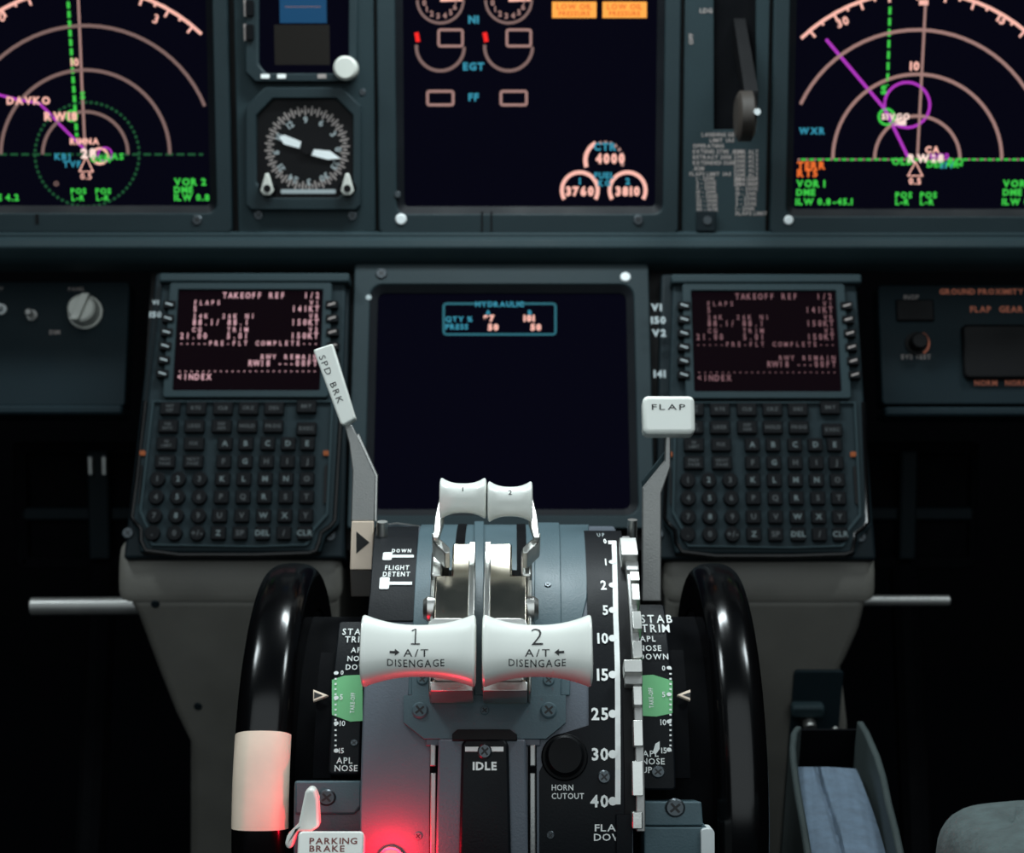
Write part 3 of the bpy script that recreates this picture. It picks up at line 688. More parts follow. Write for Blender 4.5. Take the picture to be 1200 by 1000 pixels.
for px, py in ((182, 708), (232, 828)): x, y = FP(px, py); screw(c_, x, y, 0, .003, 'panel_dark', cross=False)
pts = [(781, 702), (1017, 702), (1008, 738), (992, 775), (984, 788), (988, 800), (994, 852), (994, 1130), (781, 1130)]
b = B(); b.prism([FP(*p) for p in pts], -.25, 0)
c_ = obj('keypad_console', b, 'console', None, .006, 4, frame=F.M, org=(FP(900, 1130)[0], FP(900, 1130)[1], 0)); tag(c_, 'grey tapering console column below the right keypad unit', 'console')
lip(c_, 779, 1027)
b = B(); b.box(*FP(905, 1130), *FP(988, 784), 0, .003, .003); obj('access_panel', b, 'side_panel', c_, .001)
b = B(); b.box(*FP(924, 832), *FP(964, 818), .003, .012, .003); l_ = obj('latch', b, 'panel', c_, .002)
b = B(); x, y = FP(945, 838); b.cyl(x, y, .0045, .003, .018, 16, ch=.001); obj('latch_knob', b, 'satin', c_)
x, y = FP(978, 854); screw(c_, x, y, .003, .0035, 'satin', cross=False)

# ---- storage trough with blue cloth, seat cushion corner
def camhull(pts): b = B(); b.hull([campt(*p) for p in pts]); return b
t = thing('storage_trough', 'open grey trough at lower right holding folded blue cloth', 'tray', MC, tuple(campt(975, 1000, .93)))
def wall(outl, thick, name):   # outl: list of (px,py,depth) along the top edge; goes down as a sheet
    b = B(); dn = Vector((0, -math.cos(R(PITCH)), -math.sin(R(PITCH)))) * .10; rows = []
    for (px, py, dd) in outl:
        p = campt(px, py, dd); rows.append([b.bm.verts.new(q) for q in (p, p + Vector((thick, 0, 0)), p + Vector((thick, 0, 0)) + dn, p + dn)])
    for a, c in zip(rows, rows[1:]):
        for i in range(4): b.bm.faces.new((a[i], a[(i + 1) % 4], c[(i + 1) % 4], c[i]))
    b.bm.faces.new(rows[0]); b.bm.faces.new(rows[-1][::-1]); obj(name, b, 'trough', t, .0012)
wall([(932, 851, 1.03), (927, 858, 1.01), (925, 875, .99), (926, 893, .97), (931, 930, .93), (937, 965, .89), (944, 1010, .85), (952, 1060, .81)], .004, 'left_wall')
wall([(1004, 845, 1.03), (1012, 858, 1.01), (1024, 886, .98), (1031, 910, .95), (1037, 940, .92), (1045, 972, .88), (1053, 1010, .85), (1064, 1060, .81)], .004, 'right_wall')
dn = Vector((0, -math.cos(R(PITCH)), -math.sin(R(PITCH)))) * .10
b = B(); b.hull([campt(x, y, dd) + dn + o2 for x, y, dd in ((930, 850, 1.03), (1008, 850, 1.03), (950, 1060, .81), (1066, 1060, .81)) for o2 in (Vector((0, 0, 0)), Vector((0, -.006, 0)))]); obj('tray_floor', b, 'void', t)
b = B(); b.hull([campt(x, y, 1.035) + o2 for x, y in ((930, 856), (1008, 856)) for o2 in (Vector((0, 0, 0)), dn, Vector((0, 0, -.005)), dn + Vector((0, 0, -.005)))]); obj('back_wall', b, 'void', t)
b = B(); nx, ny = 40, 20; G = []
for j in range(ny + 1):
    v = j / ny; row = []
    for i in range(nx + 1):
        u = i / nx
        dd = 1.00 - .17 * v; py = 899 + 160 * v
        xl = 934 + 22 * v; xr = 1003 + 46 * v + 6 * math.sin(v * 3)
        px = xl + (xr - xl) * u
        crease = .33 + .16 * v
        bulge = -.004 * (1 - (2 * u - 1) ** 2) + .008 * math.exp(-((u - crease) / .035) ** 2) + .006 * max(0, u - .8) * 5 * (1 - v * .5) + .0008 * math.sin(u * 40 + v * 9)
        if j == 0: py += 5 * max(0, u - .55)
        row.append(b.bm.verts.new(campt(px, py, dd + bulge)))
    G.append(row)
H = [[b.bm.verts.new(v.co + dn * .3) for v in row] for row in G]
for Z in (G, H):
    for j in range(ny):
        for i in range(nx): b.bm.faces.new((Z[j][i], Z[j][i + 1], Z[j + 1][i + 1], Z[j + 1][i]))
edge = [(0, i) for i in range(nx)] + [(j, nx) for j in range(ny)] + [(ny, i) for i in range(nx, 0, -1)] + [(j, 0) for j in range(ny, 0, -1)]
for k, (j, i) in enumerate(edge):
    j2, i2 = edge[(k + 1) % len(edge)]; b.bm.faces.new((G[j][i], G[j2][i2], H[j2][i2], H[j][i]))
c_ = obj('folded_cloth', b, 'cloth', None, frame=MC, org=tuple(campt(985, 980, .90))); tag(c_, 'faded blue folded cloth with dark crease lying in the trough', 'cloth')
b = B(); Vq = []; nn = 20
o0 = campt(1190, 1040, .66)
for j in range(nn + 1):
    ph = math.pi * j / nn
    row = []
    for i in range(28):
        th = 2 * math.pi * i / 28
        sgn = lambda q, e: math.copysign(abs(q) ** e, q)
        row.append(b.bm.verts.new(o0 + Vector((.025 * sgn(math.cos(th), .6) * sgn(math.sin(ph), .6), .028 * sgn(math.cos(ph), .7) + .003 * math.cos(th) * 1, .05 * sgn(math.sin(th), .6) * sgn(math.sin(ph), .6)))))
    Vq.append(row)
for a, c in zip(Vq, Vq[1:]):
    for i in range(28): b.bm.faces.new((a[i], a[(i + 1) % 28], c[(i + 1) % 28], c[i]))
bmesh.ops.remove_doubles(b.bm, verts=b.bm.verts[:], dist=1e-5)
c_ = obj('seat_armrest', b, 'fabric', None, frame=MC, org=tuple(campt(1190, 1080, .66))); tag(c_, 'rounded grey fabric end of armrest in the lower right corner', 'armrest')

# ================================================================== THROTTLE QUADRANT
qa = Q.at
def QB(x0, y0, x1, y1, h0, h1, r=0, hp=None):      # pixel box on the drum
    hp = h1 if hp is None else hp
    xm = (y0 + y1) / 2
    a = qa(x0, xm, hp)[0]; c = qa(x1, xm, hp)[0]; s0 = qa(600, y1, hp)[1]; s1 = qa(600, y0, hp)[1]
    b = B(); b.box(a, s0, c, s1, h0, h1, r); return b
def QP(pts, h0, h1):
    b = B(); b.prism([qa(x, y, h1) for x, y in pts][::-1], h0, h1); return b
xl, xr = qa(423, 900)[0], qa(741, 900)[0]
t = thing('throttle_quadrant', 'curved grey throttle quadrant housing between the two trim wheels', 'throttle quadrant', Q.M, (qa(575, 1000)[0], -.10, 0))
TQ = t
b = B(); b.box(xl, -.075, xr, .235, -.035, 0); b.bend(); obj('housing', b, 'cover', t, .0015)
b = B(); b.box(xl + .004, -.40, xr - .004, .09, -.10, .100); obj('core', b, 'void', t)
def qpart(name, b, m, par=None, bevel=.0004, label=None, **kw): b.bend(); return obj(name, b, m, par or t, bevel, label=label, **kw)
# left black label strip
qpart('label_plate', QP([(441, 617), (491, 617), (488, 700), (486, 728), (430, 728), (434, 690)], 0, .0008), 'label_black')
d = Draw(Q, .0010)
def dink(d, name='print', par=None):
    for m, b in d.b.items(): b.bend(.01); obj(name, b, m, par or t, smooth=False)
Draw.k = lambda s: s.pl.mm(600, 300 if s.pl is not Q else 800, s.z)
def qtext(d, m, s_, x, y, w=None, h=8, align='L', bold=.02, sx=1, rot=0):
    """text on the drum: h is the wanted height in pixels on screen at that spot"""
    X, S1 = qa(x, y, d.z); S0 = qa(x, y - h, d.z)[1]; hh = abs(S0 - S1)
    kx = h * Q.mm(x, y, d.z) / hh * sx
    d.g(m).text(s_, X, S1, hh, d.z, align, None, kx, rot, bold)
qtext(d, 'ink_white', 'DOWN', 459, 647.5, h=3.8, bold=.03, sx=1)
d.g('ink_white').box(*qa(448, 657, d.z), *qa(460, 648, d.z), d.z, d.z + .0003, .001); d.g('ink_white').box(*qa(459, 654, d.z), *qa(485, 651, d.z), d.z, d.z + .0003)
d.g('ink_white').box(*qa(444, 691, d.z), *qa(457, 677, d.z), d.z, d.z + .0003, .001); d.g('ink_white').box(*qa(456, 686, d.z), *qa(483, 682.5, d.z), d.z, d.z + .0003)
qtext(d, 'ink_white', 'FLIGHT', 451, 668, h=5.2, bold=.02, sx=.95); qtext(d, 'ink_white', 'DETENT', 448.5, 675.5, h=5.2, bold=.02, sx=.95)
dink(d)
b = B(); b.tube([(*qa(441, 617, .001), .001), (*qa(465, 612, .001), .0015), (*qa(491, 617, .001), .001)], .0006, 6); b.map(Q.bend); obj('edge_wire', b, 'steel', t)
X, Y = qa(448, 616, .006); b = B(); b.cyl(X, Y, .0028, -.002, .008, 14); b.map(Q.bend); obj('stop_pin', b, 'satin', t)
X, Y = qa(741, 616, .006); b = B(); b.cyl(X, Y, .0025, -.002, .009, 14); b.map(Q.bend); obj('stop_pin', b, 'satin', t)
# centre track plates
qpart('track_plate', QP([(494, 608), (690, 608), (688, 700), (668, 790), (668, 815), (478, 815), (484, 730)], 0, .0009), 'plate')
qpart('track_plate', QP([(627, 612), (655, 612), (658, 815), (625, 815)], .0009, .0020), 'plate')
qpart('centre_rib', QP([(556, 611), (567, 611), (568, 815), (556, 815)], .0009, .0028), 'plate')
for x0 in (529, 606): qpart('lever_slot', QB(x0, 606, x0 + 12, 858, .0009, .0013), 'void')
qpart('track_plate', QP([(482, 785), (507, 785), (507, 816), (482, 816)], .0009, .0022), 'plate'); qpart('track_plate', QP([(620, 785), (657, 785), (657, 816), (620, 816)], .0020, .0026), 'plate')
qpart('cross_plate', QP([(473, 815), (663, 815), (663, 847), (640, 866), (497, 866), (473, 847)], .0009, .0030), 'plate', bevel=.0007)
def qscrew(px, py, h, rpx, m='screw'):
    X, Y = qa(px, py, h); return screw(t, X, Y, h, rpx * Q.mm(px, py, h), m, bent=True)
qscrew(492, 833, .0030, 10, 'plate'); qscrew(643, 833, .0030, 10, 'plate'); qscrew(568, 833, .0030, 5.5, 'plate'); qscrew(495, 797, .0022, 7, 'plate'); qscrew(643, 798, .0026, 7, 'plate'); qscrew(642, 686, .0020, 4)
# red/black shelf under the plate, idle stop hump
qpart('shelf', QP([(499, 866), (633, 866), (633, 874), (499, 874)], .0, .0018), 'cover')
for x0, m_ in ((503, 'void'), (619, 'void')): qpart('lever_slot', QB(x0, 867, x0 + 10, 1050, 0, .0012), m_)
for x0 in (504, 621):
    qpart('slot_strip', QB(x0, 906, x0 + 6.5, 1050, .0012, .0022), 'steel'); qpart('slot_clip', QB(x0, 873, x0 + 6.5, 898, .0012, .0026), 'steel')
qpart('hump', QP([(514, 866), (616, 866), (620, 1060), (510, 1060)], 0, .0065), 'cover', bevel=.001)
qpart('hump_cap', QP([(530, 868), (530, 860), (536, 855), (598, 855), (606, 861), (606, 868)], 0, .0085), 'black', bevel=.001)
qpart('idle_plate', QP([(541, 872), (545, 866), (591, 866), (596, 872), (600, 1060), (537, 1060)], .0065, .0095), 'label_black', bevel=.0012)
d = Draw(Q, .0098); d.g('ink_white').box(*qa(545, 881, d.z), *qa(590, 875.5, d.z), d.z - .0002, d.z + .0001); qtext(d, 'ink_white', 'IDLE', 568, 902.5, h=9, align='C', bold=.04); dink(d)
qscrew(568, 881, .0098, 8.5)
# flap label plate
qpart('flap_scale_plate', QP([(684, 622), (728, 622), (733, 800), (736, 1060), (632, 1060), (632, 905), (652, 862), (690, 850)], 0, .0010), 'label_black', bevel=.0005)
d = Draw(Q, .0013); wl = d.g('ink_white')
pts = [(719, 634), (722, 720), (724.5, 800), (725, 941)]
wl.strip([qa(*p, d.z) for p in ((719.5, 634), (720.5, 670), (721.5, 720), (723.5, 780), (724, 860), (724, 942))], 6.2 * Q.mm(720, 800), d.z)
for s_, py, h in (('0', 637, 5), ('1', 662.5, 7.4), ('2', 691, 10.2), ('5', 720.5, 10.6), ('10', 754, 11.6), ('15', 797.5, 13.2), ('25', 843.7, 13.6), ('30', 891, 13.6), ('40', 946, 13.6)):
    xr_ = 711 if py < 700 else 713; qtext(d, 'ink_white', s_, xr_, py, h=h, align='R', bold=.03, sx=.95)
    yc = py - h / 2; X, Y = qa(718, yc, d.z)
    if py > 640: d.g('ink_white').prism([(X + .0019 * math.cos(R(a)), Y + .0019 * math.sin(R(a))) for a in range(0, 360, 30)], d.z, d.z + .0001)
wl.box(*qa(713, 638, d.z), *qa(722, 634, d.z), d.z, d.z + .0001); wl.box(*qa(716, 943, d.z), *qa(727, 938, d.z), d.z, d.z + .0001)
qtext(d, 'ink_white', 'FLAP', 697, 974.5, h=8, bold=.015, sx=1.25); qtext(d, 'ink_white', 'DOWN', 696, 985.5, h=8, bold=.015, sx=1.12)
qtext(d, 'ink_white', 'HORN', 646.5, 926.5, h=6.6, bold=.012, sx=.9); qtext(d, 'ink_white', 'CUTOUT', 646.5, 936.5, h=6.6, bold=.012, sx=.9)
qtext(d, 'ink_dim', 'UP', 700, 629, h=4)
dink(d)
qscrew(708, 911, .0010, 8); qscrew(645, 979, .0010, 5)
# horn cutout button
X, Y = qa(662, 886, .006); b = B(); b.cyl(X, Y, .0105, 0, .0022, 30, ch=.0006); b.cyl(X, Y, .0088, .0022, .0085, 30, .0086, ch=.0012); b.map(Q.bend)
obj('horn_cutout_button', b, 'key', t, label='round black horn cutout button'); 
# lower-left cover screws
for px, py, rp in ((490, 980, 5), ): qscrew(px, py, .0, rp, 'cover')
# flap gate: metal channel of stepped detents
qpart('gate_channel', QB(728, 632, 742, 968, -.001, .0012), 'black')
qpart('gate_lip', QB(722, 955, 741, 1060, .0008, .0030), 'label_black')
for (y0, y1, x0, x1, h1, m_) in ((630, 650, 727, 747, .010, 'satin'), (651, 668, 733, 748, .006, 'steel'), (670, 680, 739, 749, .008, 'satin'), (684, 703, 740, 750, .008, 'satin'), (716, 737, 741, 752, .008, 'satin'), (751, 771, 741, 753, .008, 'satin'),
                              (773, 788, 731, 753, .010, 'satin'), (789, 802, 732, 753, .006, 'steel'), (804, 827, 742, 753, .008, 'satin'), (844, 875, 742, 754, .008, 'satin'), (892, 933, 741, 754, .008, 'satin'), (952, 972, 741, 753, .008, 'satin')):
    qpart('gate_detent', QB(x0, y0, x1, y1, 0, h1, .0006), m_, bevel=.0004)
qpart('gate_rail', QB(742, 628, 752, 975, -.002, .0045), 'steel')
# base plates beside the housing
for pts, h, m_ in (([(345, 920), (424, 920), (424, 1060), (345, 1060)], -.020, 'plate'), ([(755, 940), (822, 940), (824, 968), (755, 968)], -.012, 'plate'), ([(755, 970), (829, 970), (834, 1060), (755, 1060)], -.010, 'plate')):
    qpart('side_plate', QP(pts, h - .03, h), m_, bevel=.0015)
qpart('side_plate', QP([(345, 915), (424, 915), (424, 945), (416, 955), (345, 955)], -.022, -.018), 'plate', bevel=.0012)
for px, py, h, r_ in ((383, 935, -.018, 11), (791, 947, -.012, 12)): X, Y = qa(px, py, h); screw(t, X, Y, h, r_ * Q.mm(px, py, h), 'screw', bent=True)
X, Y = qa(829, 986, -.008); b = B(); b.box(X - .003, Y - .02, X + .003, Y + .006, -.02, -.006, .002); b.bend(); obj('edge_guard', b, 'screw_white', t, .001)
# dark fillers between housing and wheels
b = B(); b.box(qa(340, 900, -.05)[0], -.06, qa(426, 900, -.05)[0], .20, -.09, -.045); b.bend(); obj('side_filler', b, 'void', t)
b = B(); b.box(qa(752, 900, -.05)[0], -.06, qa(845, 900, -.05)[0], .20, -.09, -.045); b.bend(); obj('side_filler', b, 'void', t)

# ---- stabiliser trim indicators
def trim_ind(x0, x1, top, bot, mir, lab):
    global t
    h = -.022
    t = thing('trim_indicator', lab, 'indicator', Q.M, (qa((x0 + x1) / 2, bot, h)[0], *Q.bend(Vector((0, qa(600, bot, h)[1], h)))[1:]))
    qpart('scale_plate', QB(x0, top, x1, bot, h - .022, h, .002), 'label_black', bevel=.0008)
    gpts = [(x0, 797), (x0 + (x1 - x0) * .4, 792), (x1, 791), (x1, 845), (x0 + (x1 - x0) * .6, 846), (x0, 838)] if not mir else [(x0, 792), (x0 + (x1 - x0) * .4, 791), (x1, 798), (x1, 836), (x0 + (x1 - x0) * .5, 840), (x0, 839)]
    qpart('green_band', QP(gpts, h, h + .0003), 'green', bevel=0)
    d = Draw(Q, h + .0006)
    if not mir:
        tx = [('STAB', 401, 744, 7), ('TRIM', 404, 753, 7), ('APL', 411, 765, 6), ('NOSE', 407, 775, 6), ('DOWN', 405, 785, 6), ('0', 399, 791, 5), ('5', 398, 820, 6), ('10', 398, 851, 6), ('15', 397, 883, 6), ('APL', 394, 895, 7), ('NOSE UP', 392, 904, 7)]
        for k, yy in enumerate(range(790, 882, 6)): d.g('ink_white').box(*qa(392, yy + 1, d.z), *qa(394.5, yy - 1, d.z), d.z, d.z + .0001)
        for yy in (789, 818, 848, 880): X, Y = qa(394, yy, d.z); d.g('ink_white').prism([(X + .0012 * math.cos(R(a)), Y + .0012 * math.sin(R(a))) for a in range(0, 360, 45)], d.z, d.z + .0001)
        qtext(d, 'ink_white', 'TAKE-OFF', 415, 836, h=4, rot=90)
    else:
        tx = [('STAB', 751, 730, 9), ('TRIM', 752, 741, 9), ('APL', 750, 752, 6.5), ('NOSE', 749, 763, 6.5), ('DOWN', 749, 773, 6.5), ('0', 776, 786, 5.5), ('5', 776, 817, 6), ('10', 774, 850, 6.5), ('15', 775, 883, 6.5), ('APL', 753, 887, 7), ('NOSE', 752, 896, 7), ('UP', 752, 906, 7)]
        for k, yy in enumerate(range(784, 882, 6)): d.g('ink_white').box(*qa(784.5, yy + 1, d.z), *qa(787, yy - 1, d.z), d.z, d.z + .0001)
        for yy in (783, 814, 846, 879): X, Y = qa(784, yy, d.z); d.g('ink_white').prism([(X + .0012 * math.cos(R(a)), Y + .0012 * math.sin(R(a))) for a in range(0, 360, 45)], d.z, d.z + .0001)
        d.g('ink_white').prism([qa(*p, d.z) for p in ((765, 882), (768, 872), (773, 869), (773, 878), (768, 885))][::-1], d.z, d.z + .0001)
        qtext(d, 'ink_white', 'TAKE-OFF', 766, 830, h=4, rot=90)
    for s_, x, y, hh in tx: qtext(d, 'ink_white', s_, x, y, h=hh, bold=.015)
    dink(d, par=t)
    sx_, sy_ = ((415, 871) if not mir else (771, 905)); X, Y = qa(sx_, sy_, h); screw(t, X, Y, h, (5 if not mir else 9) * Q.mm(sx_, sy_), 'screw', bent=True)
    # dark slot and pointer
    sl = (370, 391) if not mir else (788, 806)
    qpart('pointer_slot', QB(sl[0], 762 if mir else 765, sl[1], 912, h - .012, h - .004), 'void', bevel=0)
    pp = [(367, 808), (385, 815), (367, 822)] if not mir else [(809, 808), (793, 814.5), (809, 821)]
    qpart('pointer', QP(pp if not mir else pp[::-1], h - .003, h - .001), 'cream', bevel=.0003)
    pc = [(368, 811), (378, 815), (368, 819)] if not mir else [(809, 811.5), (800, 814.5), (809, 818)]
    qpart('pointer_gap', QP(pc if not mir else pc[::-1], h - .001, h - .0008), 'ink_black', bevel=0)
trim_ind(389, 425, 728, 908, False, 'narrow stabiliser trim scale with green band beside left trim wheel')
trim_ind(750, 788, 708, 926, True, 'narrow stabiliser trim scale with green band beside right trim wheel')

# ---- trim wheels
RW = .1202
def trim_wheel(xo, xi, lab, stripe):
    xa, xb = min(xo, xi), max(xo, xi); wd = xb - xa; xm = (xa + xb) / 2; hw = wd / 2
    t = thing('trim_handwheel', lab, 'wheel', Q.M, (xm, -RW, 0))
    f = .0095
    prof = [(-hw, RW - .024), (-hw, RW - f)] + [(-hw + f - f * math.cos(R(a)), RW - f * .9 + f * .9 * math.sin(R(a))) for a in (12, 24, 36, 48, 60, 72, 82)] + [(-hw + f + .0006, RW + .0001), (0, RW + .0003)]
    prof = prof + [(-x, r) for x, r in prof[-2::-1]]
    b = B(); b.lathex(prof, xm, 0, 0, 128, closed=True); obj('rim', b, 'gloss_black', t)
    b = B(); e_ = 1 if abs(xi) < abs(xo) and xi > xo else -1; wx = xi - e_ * .005; b.lathex([(-.004, .018), (-.004, RW - .004), (.004, RW - .010), (.004, .018)][::1] if e_ > 0 else [(-.004, .018), (-.004, RW - .010), (.004, RW - .004), (.004, .018)], wx, 0, 0, 96, closed=True); obj('web', b, 'black', t)
    b = B(); b.lathex([(-.014, .002), (-.014, .018), (-.010, .022), (.010, .022), (.014, .018), (.014, .002)], xm, 0, 0, 32); obj('hub', b, 'gloss_black', t)
    if stripe:
        s1 = qa(300, 857, RW - RQ)[1] / RQ; s0 = qa(300, 974, RW - RQ)[1] / RQ
        p2 = [(x * 1.0, r + .0004) for x, r in prof[2:-2]]; p3 = [(x, r - .0012) for x, r in p2][::-1]
        b = B(); b.lathex(p2 + p3, xm, 0, 0, 24, a0=math.degrees(s0), a1=math.degrees(s1), closed=True); obj('index_stripe', b, 'cream', t, label='cream index stripe across rim')
    return t
trim_wheel(qa(270, 900, RW - RQ)[0], qa(338, 900, RW - RQ)[0], 'black trim wheel with broad cream index stripe, left of quadrant', True)
trim_wheel(qa(903, 900, RW - RQ)[0], qa(841, 900, RW - RQ)[0], 'plain glossy black trim wheel right of the quadrant', False)

# ---- thrust levers
def spool(b, x0, x1, cy, cz, hm, he, dm, de, n=40, m=16, ex=2.2, rd=0):
    """concave roller along x; hm/he half heights at middle/end, dm/de half depths"""
    xm = (x0 + x1) / 2; hw = (x1 - x0) / 2; rows = []; us = []
    K = [(-1, .0), (-1, .86), (-.985, .95), (-.955, .99), (-.92, 1)] + [(-.92 + 1.84 * i / m, 1) for i in range(1, m)] + [(.92, 1), (.955, .99), (.985, .95), (1, .86), (1, 0)]
    if rd: K = [(-1, .0), (-1, .78), (-.975, .90), (-.93, .975), (-.87, 1)] + [(-.87 + 1.74 * i / m, 1) for i in range(1, m)] + [(.87, 1), (.93, .975), (.975, .90), (1, .78), (1, 0)]
    for u, k in K:
        q = abs(u) ** ex; h = (hm + (he - hm) * q) * k; dd = (dm + (de - dm) * q) * k
        if k == 0: h = dd = .0005
        rows.append([b.bm.verts.new((xm + u * hw, cy + h * math.copysign(abs(math.sin(2 * math.pi * i / n)) ** .8, math.sin(2 * math.pi * i / n)), cz + dd * math.copysign(abs(math.cos(2 * math.pi * i / n)) ** .8, math.cos(2 * math.pi * i / n)))) for i in range(n)])
    for a, c in zip(rows, rows[1:]):
        for i in range(n): b.bm.faces.new((a[i], a[(i + 1) % n], c[(i + 1) % n], c[i]))
    b.bm.faces.new(rows[0]); b.bm.faces.new(rows[-1][::-1])
    def zs(x, y):
        u = (x - xm) / hw; q = abs(u) ** ex; h = hm + (he - hm) * q; dd = dm + (de - dm) * q
        v = min(.97, abs(y - cy) / h); sn = v ** (1 / .8); return cz + dd * (max(0, 1 - sn * sn) ** .5) ** .8
    return zs
def knobframe(theta_px, h):        # frame at a spot on the drum: z outward, y along the arc
    x, s_ = qa(*theta_px, h); th = s_ / RQ; rad = RQ + h
    m = Matrix.Translation(Vector((0, rad * math.sin(th), rad * math.cos(th)))) @ Matrix.Rotation(-th, 4, 'X')
    return m, th
HK = .068                          # knob axis height above the housing surface
for n_, (kx0, kx1, sx0_, sx1_, lab, num) in enumerate(((422, 557, 503, 556, 'left of two white thrust levers, its arrow pointing right', '1'), (565, 694.5, 567, 624, 'right of two white thrust levers, its arrow pointing left', '2'))):
    km, th = knobframe(((kx0 + kx1) / 2, 763), HK)
    loc = Vector((qa((sx0_ + sx1_) / 2, 780, .0)[0], *Q.bend(Vector((0, qa(600, 780, 0)[1], 0)))[1:]))
    t = thing('thrust_lever', lab, 'lever', Q.M, tuple(loc))
    TL = t
    left = n_ == 0
    hs = .022
    X = lambda px, py=700: qa(px, py, hs)[0]
    Y_ = lambda py: qa(600, py, hs)[1]
    o, i_, sl0, sl1 = (503, 556, 517, 528) if left else (624, 567, 611, 600)
    oo = 508.5 if left else 618.5
    # shank with notch for the reverse lever
    def sym(pts): return [(X(px), Y_(py)) for px, py in pts]
    b = B(); b.prism(sym([(oo, 674), (sl1, 674), (sl1, 637), (i_ - (2 if left else -2), 637), (i_, 641), (i_ - (1 if left else -1), 809), (oo - 1, 809)]), -.004, hs); b.bend(.004); obj('shank', b, 'chrome', t, .0010)
    b = B(); b.prism(sym([(i_ - (8 if left else -8), 637), (i_, 637), (i_ + (1 if left else -1), 809), (i_ - (7 if left else -7), 809)]), hs - .001, hs + .0010); b.bend(.004); obj('shank_flange', b, 'satin', t, .0005)
    b = B(); b.prism(sym([(o, 644), (o + (2 if left else -2), 641), (sl0, 641), (sl0, 673), (o, 673)]), 0, hs - .001); b.bend(.004); obj('pivot_cheek', b, 'satin', t, .0012)
    b = B(); b.prism(sym([(sl0, 645), (sl1, 645), (sl1, 674), (sl0, 674)]), 0, hs - .012); b.bend(.004); obj('notch', b, 'void', t)
    b = B(); b.prism(sym([(o - (0 if left else 0), 672), (oo + (1 if left else -1), 672), (oo, 808), (o + (2 if left else -2), 808)]), 0, hs - .004); b.bend(.004); obj('side_cheek', b, 'satin', t, .0012)
    xx, yy = X(o + (3 if left else -3)), Y_(714); b = B(); b.lathex([(-.004, .001), (-.004, .0045), (-.002, .006), (.002, .006), (.004, .0045), (.004, .001)], xx, 0, 0, 20)
    m4, _ = knobframe((600, 714), hs - .006); b.map(lambda v: m4 @ v if False else Vector((v.x, (m4 @ v).y, (m4 @ v).z))); obj('pivot_bolt', b, 'satin', t)
    # lower end face plate
    b = B(); b.prism(sym([(oo - 1, 800), (i_, 800), (i_, 811), (oo - 1, 811)]), hs - .0155, hs + .0012); b.bend(.004); obj('shank_foot', b, 'satin', t, .0008)
    # neck up to the knob
    s1, s0 = Y_(772), Y_(800); xc = (X(sx0_) + X(sx1_)) / 2
    b = B(); b.box(xc - .0085, s0, xc + .0085, s1, hs - .004, HK - .006, .003); b.bend(.004); obj('neck', b, 'satin', t, .001)
    # knob
    mmk = 1 / FPX * (-(Q.c.z) - (RQ + HK) * math.cos(th)) ; 
    dep = -(Q.c.z + (RQ + HK + .010) * math.cos(th)); k = dep / FPX
    x0, x1 = (kx0 - 600) * k, (kx1 - 600) * k
    b = B(); zs = spool(b, x0, x1, 0, 0, 30 * k, 43.5 * k, 26 * k, 36 * k)
    km2 = km.copy()
    b.map(lambda v: km2 @ v); kn = obj('knob', b, 'ivory', t)
    kc = 763                       # pixel row of the knob's middle
    def kp(px, py): return ((px - 600) * k, (kc - py) * k)
    b = B(); cx = (kx0 + kx1) / 2 - (2 if left else 0)
    px_, py_ = kp(487 if left else 629.5, 766); 
    if left:
        wv = 1.6 * k
        for p_, q_ in (((486.5, 743), (486.5, 764.5)), ((481.5, 764.5), (492, 764.5)), ((482, 747.5), (486.8, 743.5))): b.strip([kp(*p_), kp(*q_)], wv, 0)
    else: b.text(num, px_, py_, 23 * k, 0, 'C', bold=-.012)
    px_, py_ = kp(487.5 if left else 629.5, 779.5); b.text('A/T', px_, py_, 8.5 * k, 0, 'C', bold=.006, sx=1.25, gap=.3)
    px_, py_ = kp(487.5 if left else 629.5, 789.5); b.text('DISENGAGE', px_, py_, 6.8 * k, 0, 'C', bold=.006, sx=1.12, gap=.3)
    ax, sgn = (457, 1) if left else (661, -1)
    b.prism([kp(ax + sgn * q, w_ + 775) for q, w_ in ((0, -1.4), (6, -1.4), (6, -4), (11.5, 0), (6, 4), (6, 1.4), (0, 1.4))][::sgn], 0, .0001)
    cut(b, .0009); b.map(lambda v: km2 @ Vector((v.x, v.y, v.z + zs(v.x, v.y) + .00018)))
    obj('knob_print', b, 'ink_black', kn, smooth=False)

    # reverse thrust lever: a lever of its own kind hinged on the thrust lever
    hr = .046
    rx0, rx1, ry = (515.5, 570, 584) if left else (571.5, 624, 588)
    km, th = knobframe((600, ry), hr); dep = -(Q.c.z + (RQ + hr) * math.cos(th)); k = dep / FPX
    rv = bpy.data.objects.new('reverse_lever', None); C.objects.link(rv); rv.parent = t; rv.empty_display_size = .01; ORG[rv.name] = ORG[t.name]
    x0, x1 = (rx0 - 600) * k, (rx1 - 600) * k
    b = B(); zr = spool(b, x0, x1, 0, 0, 17 * k, 25.5 * k, 17 * k, 23 * k, m=14, ex=2.6, rd=1)
    kmr = Matrix.Translation(km.translation) @ Matrix.Rotation(R(10), 4, 'X')
    b.map(lambda v: kmr @ v); kn = obj('reverse_knob', b, 'ivory', rv)
    b = B(); b.text(num, (x0 + x1) / 2, 11.5 * k, 4.2 * k, 0, 'C', sx=1.6, bold=.01); cut(b, .0006); b.map(lambda v: kmr @ Vector((v.x, v.y, zr(v.x, v.y) + .0002))); obj('knob_print', b, 'ink_black', kn, smooth=False)
    mx = (lambda x: x) if left else (lambda x: 1139.5 - x)
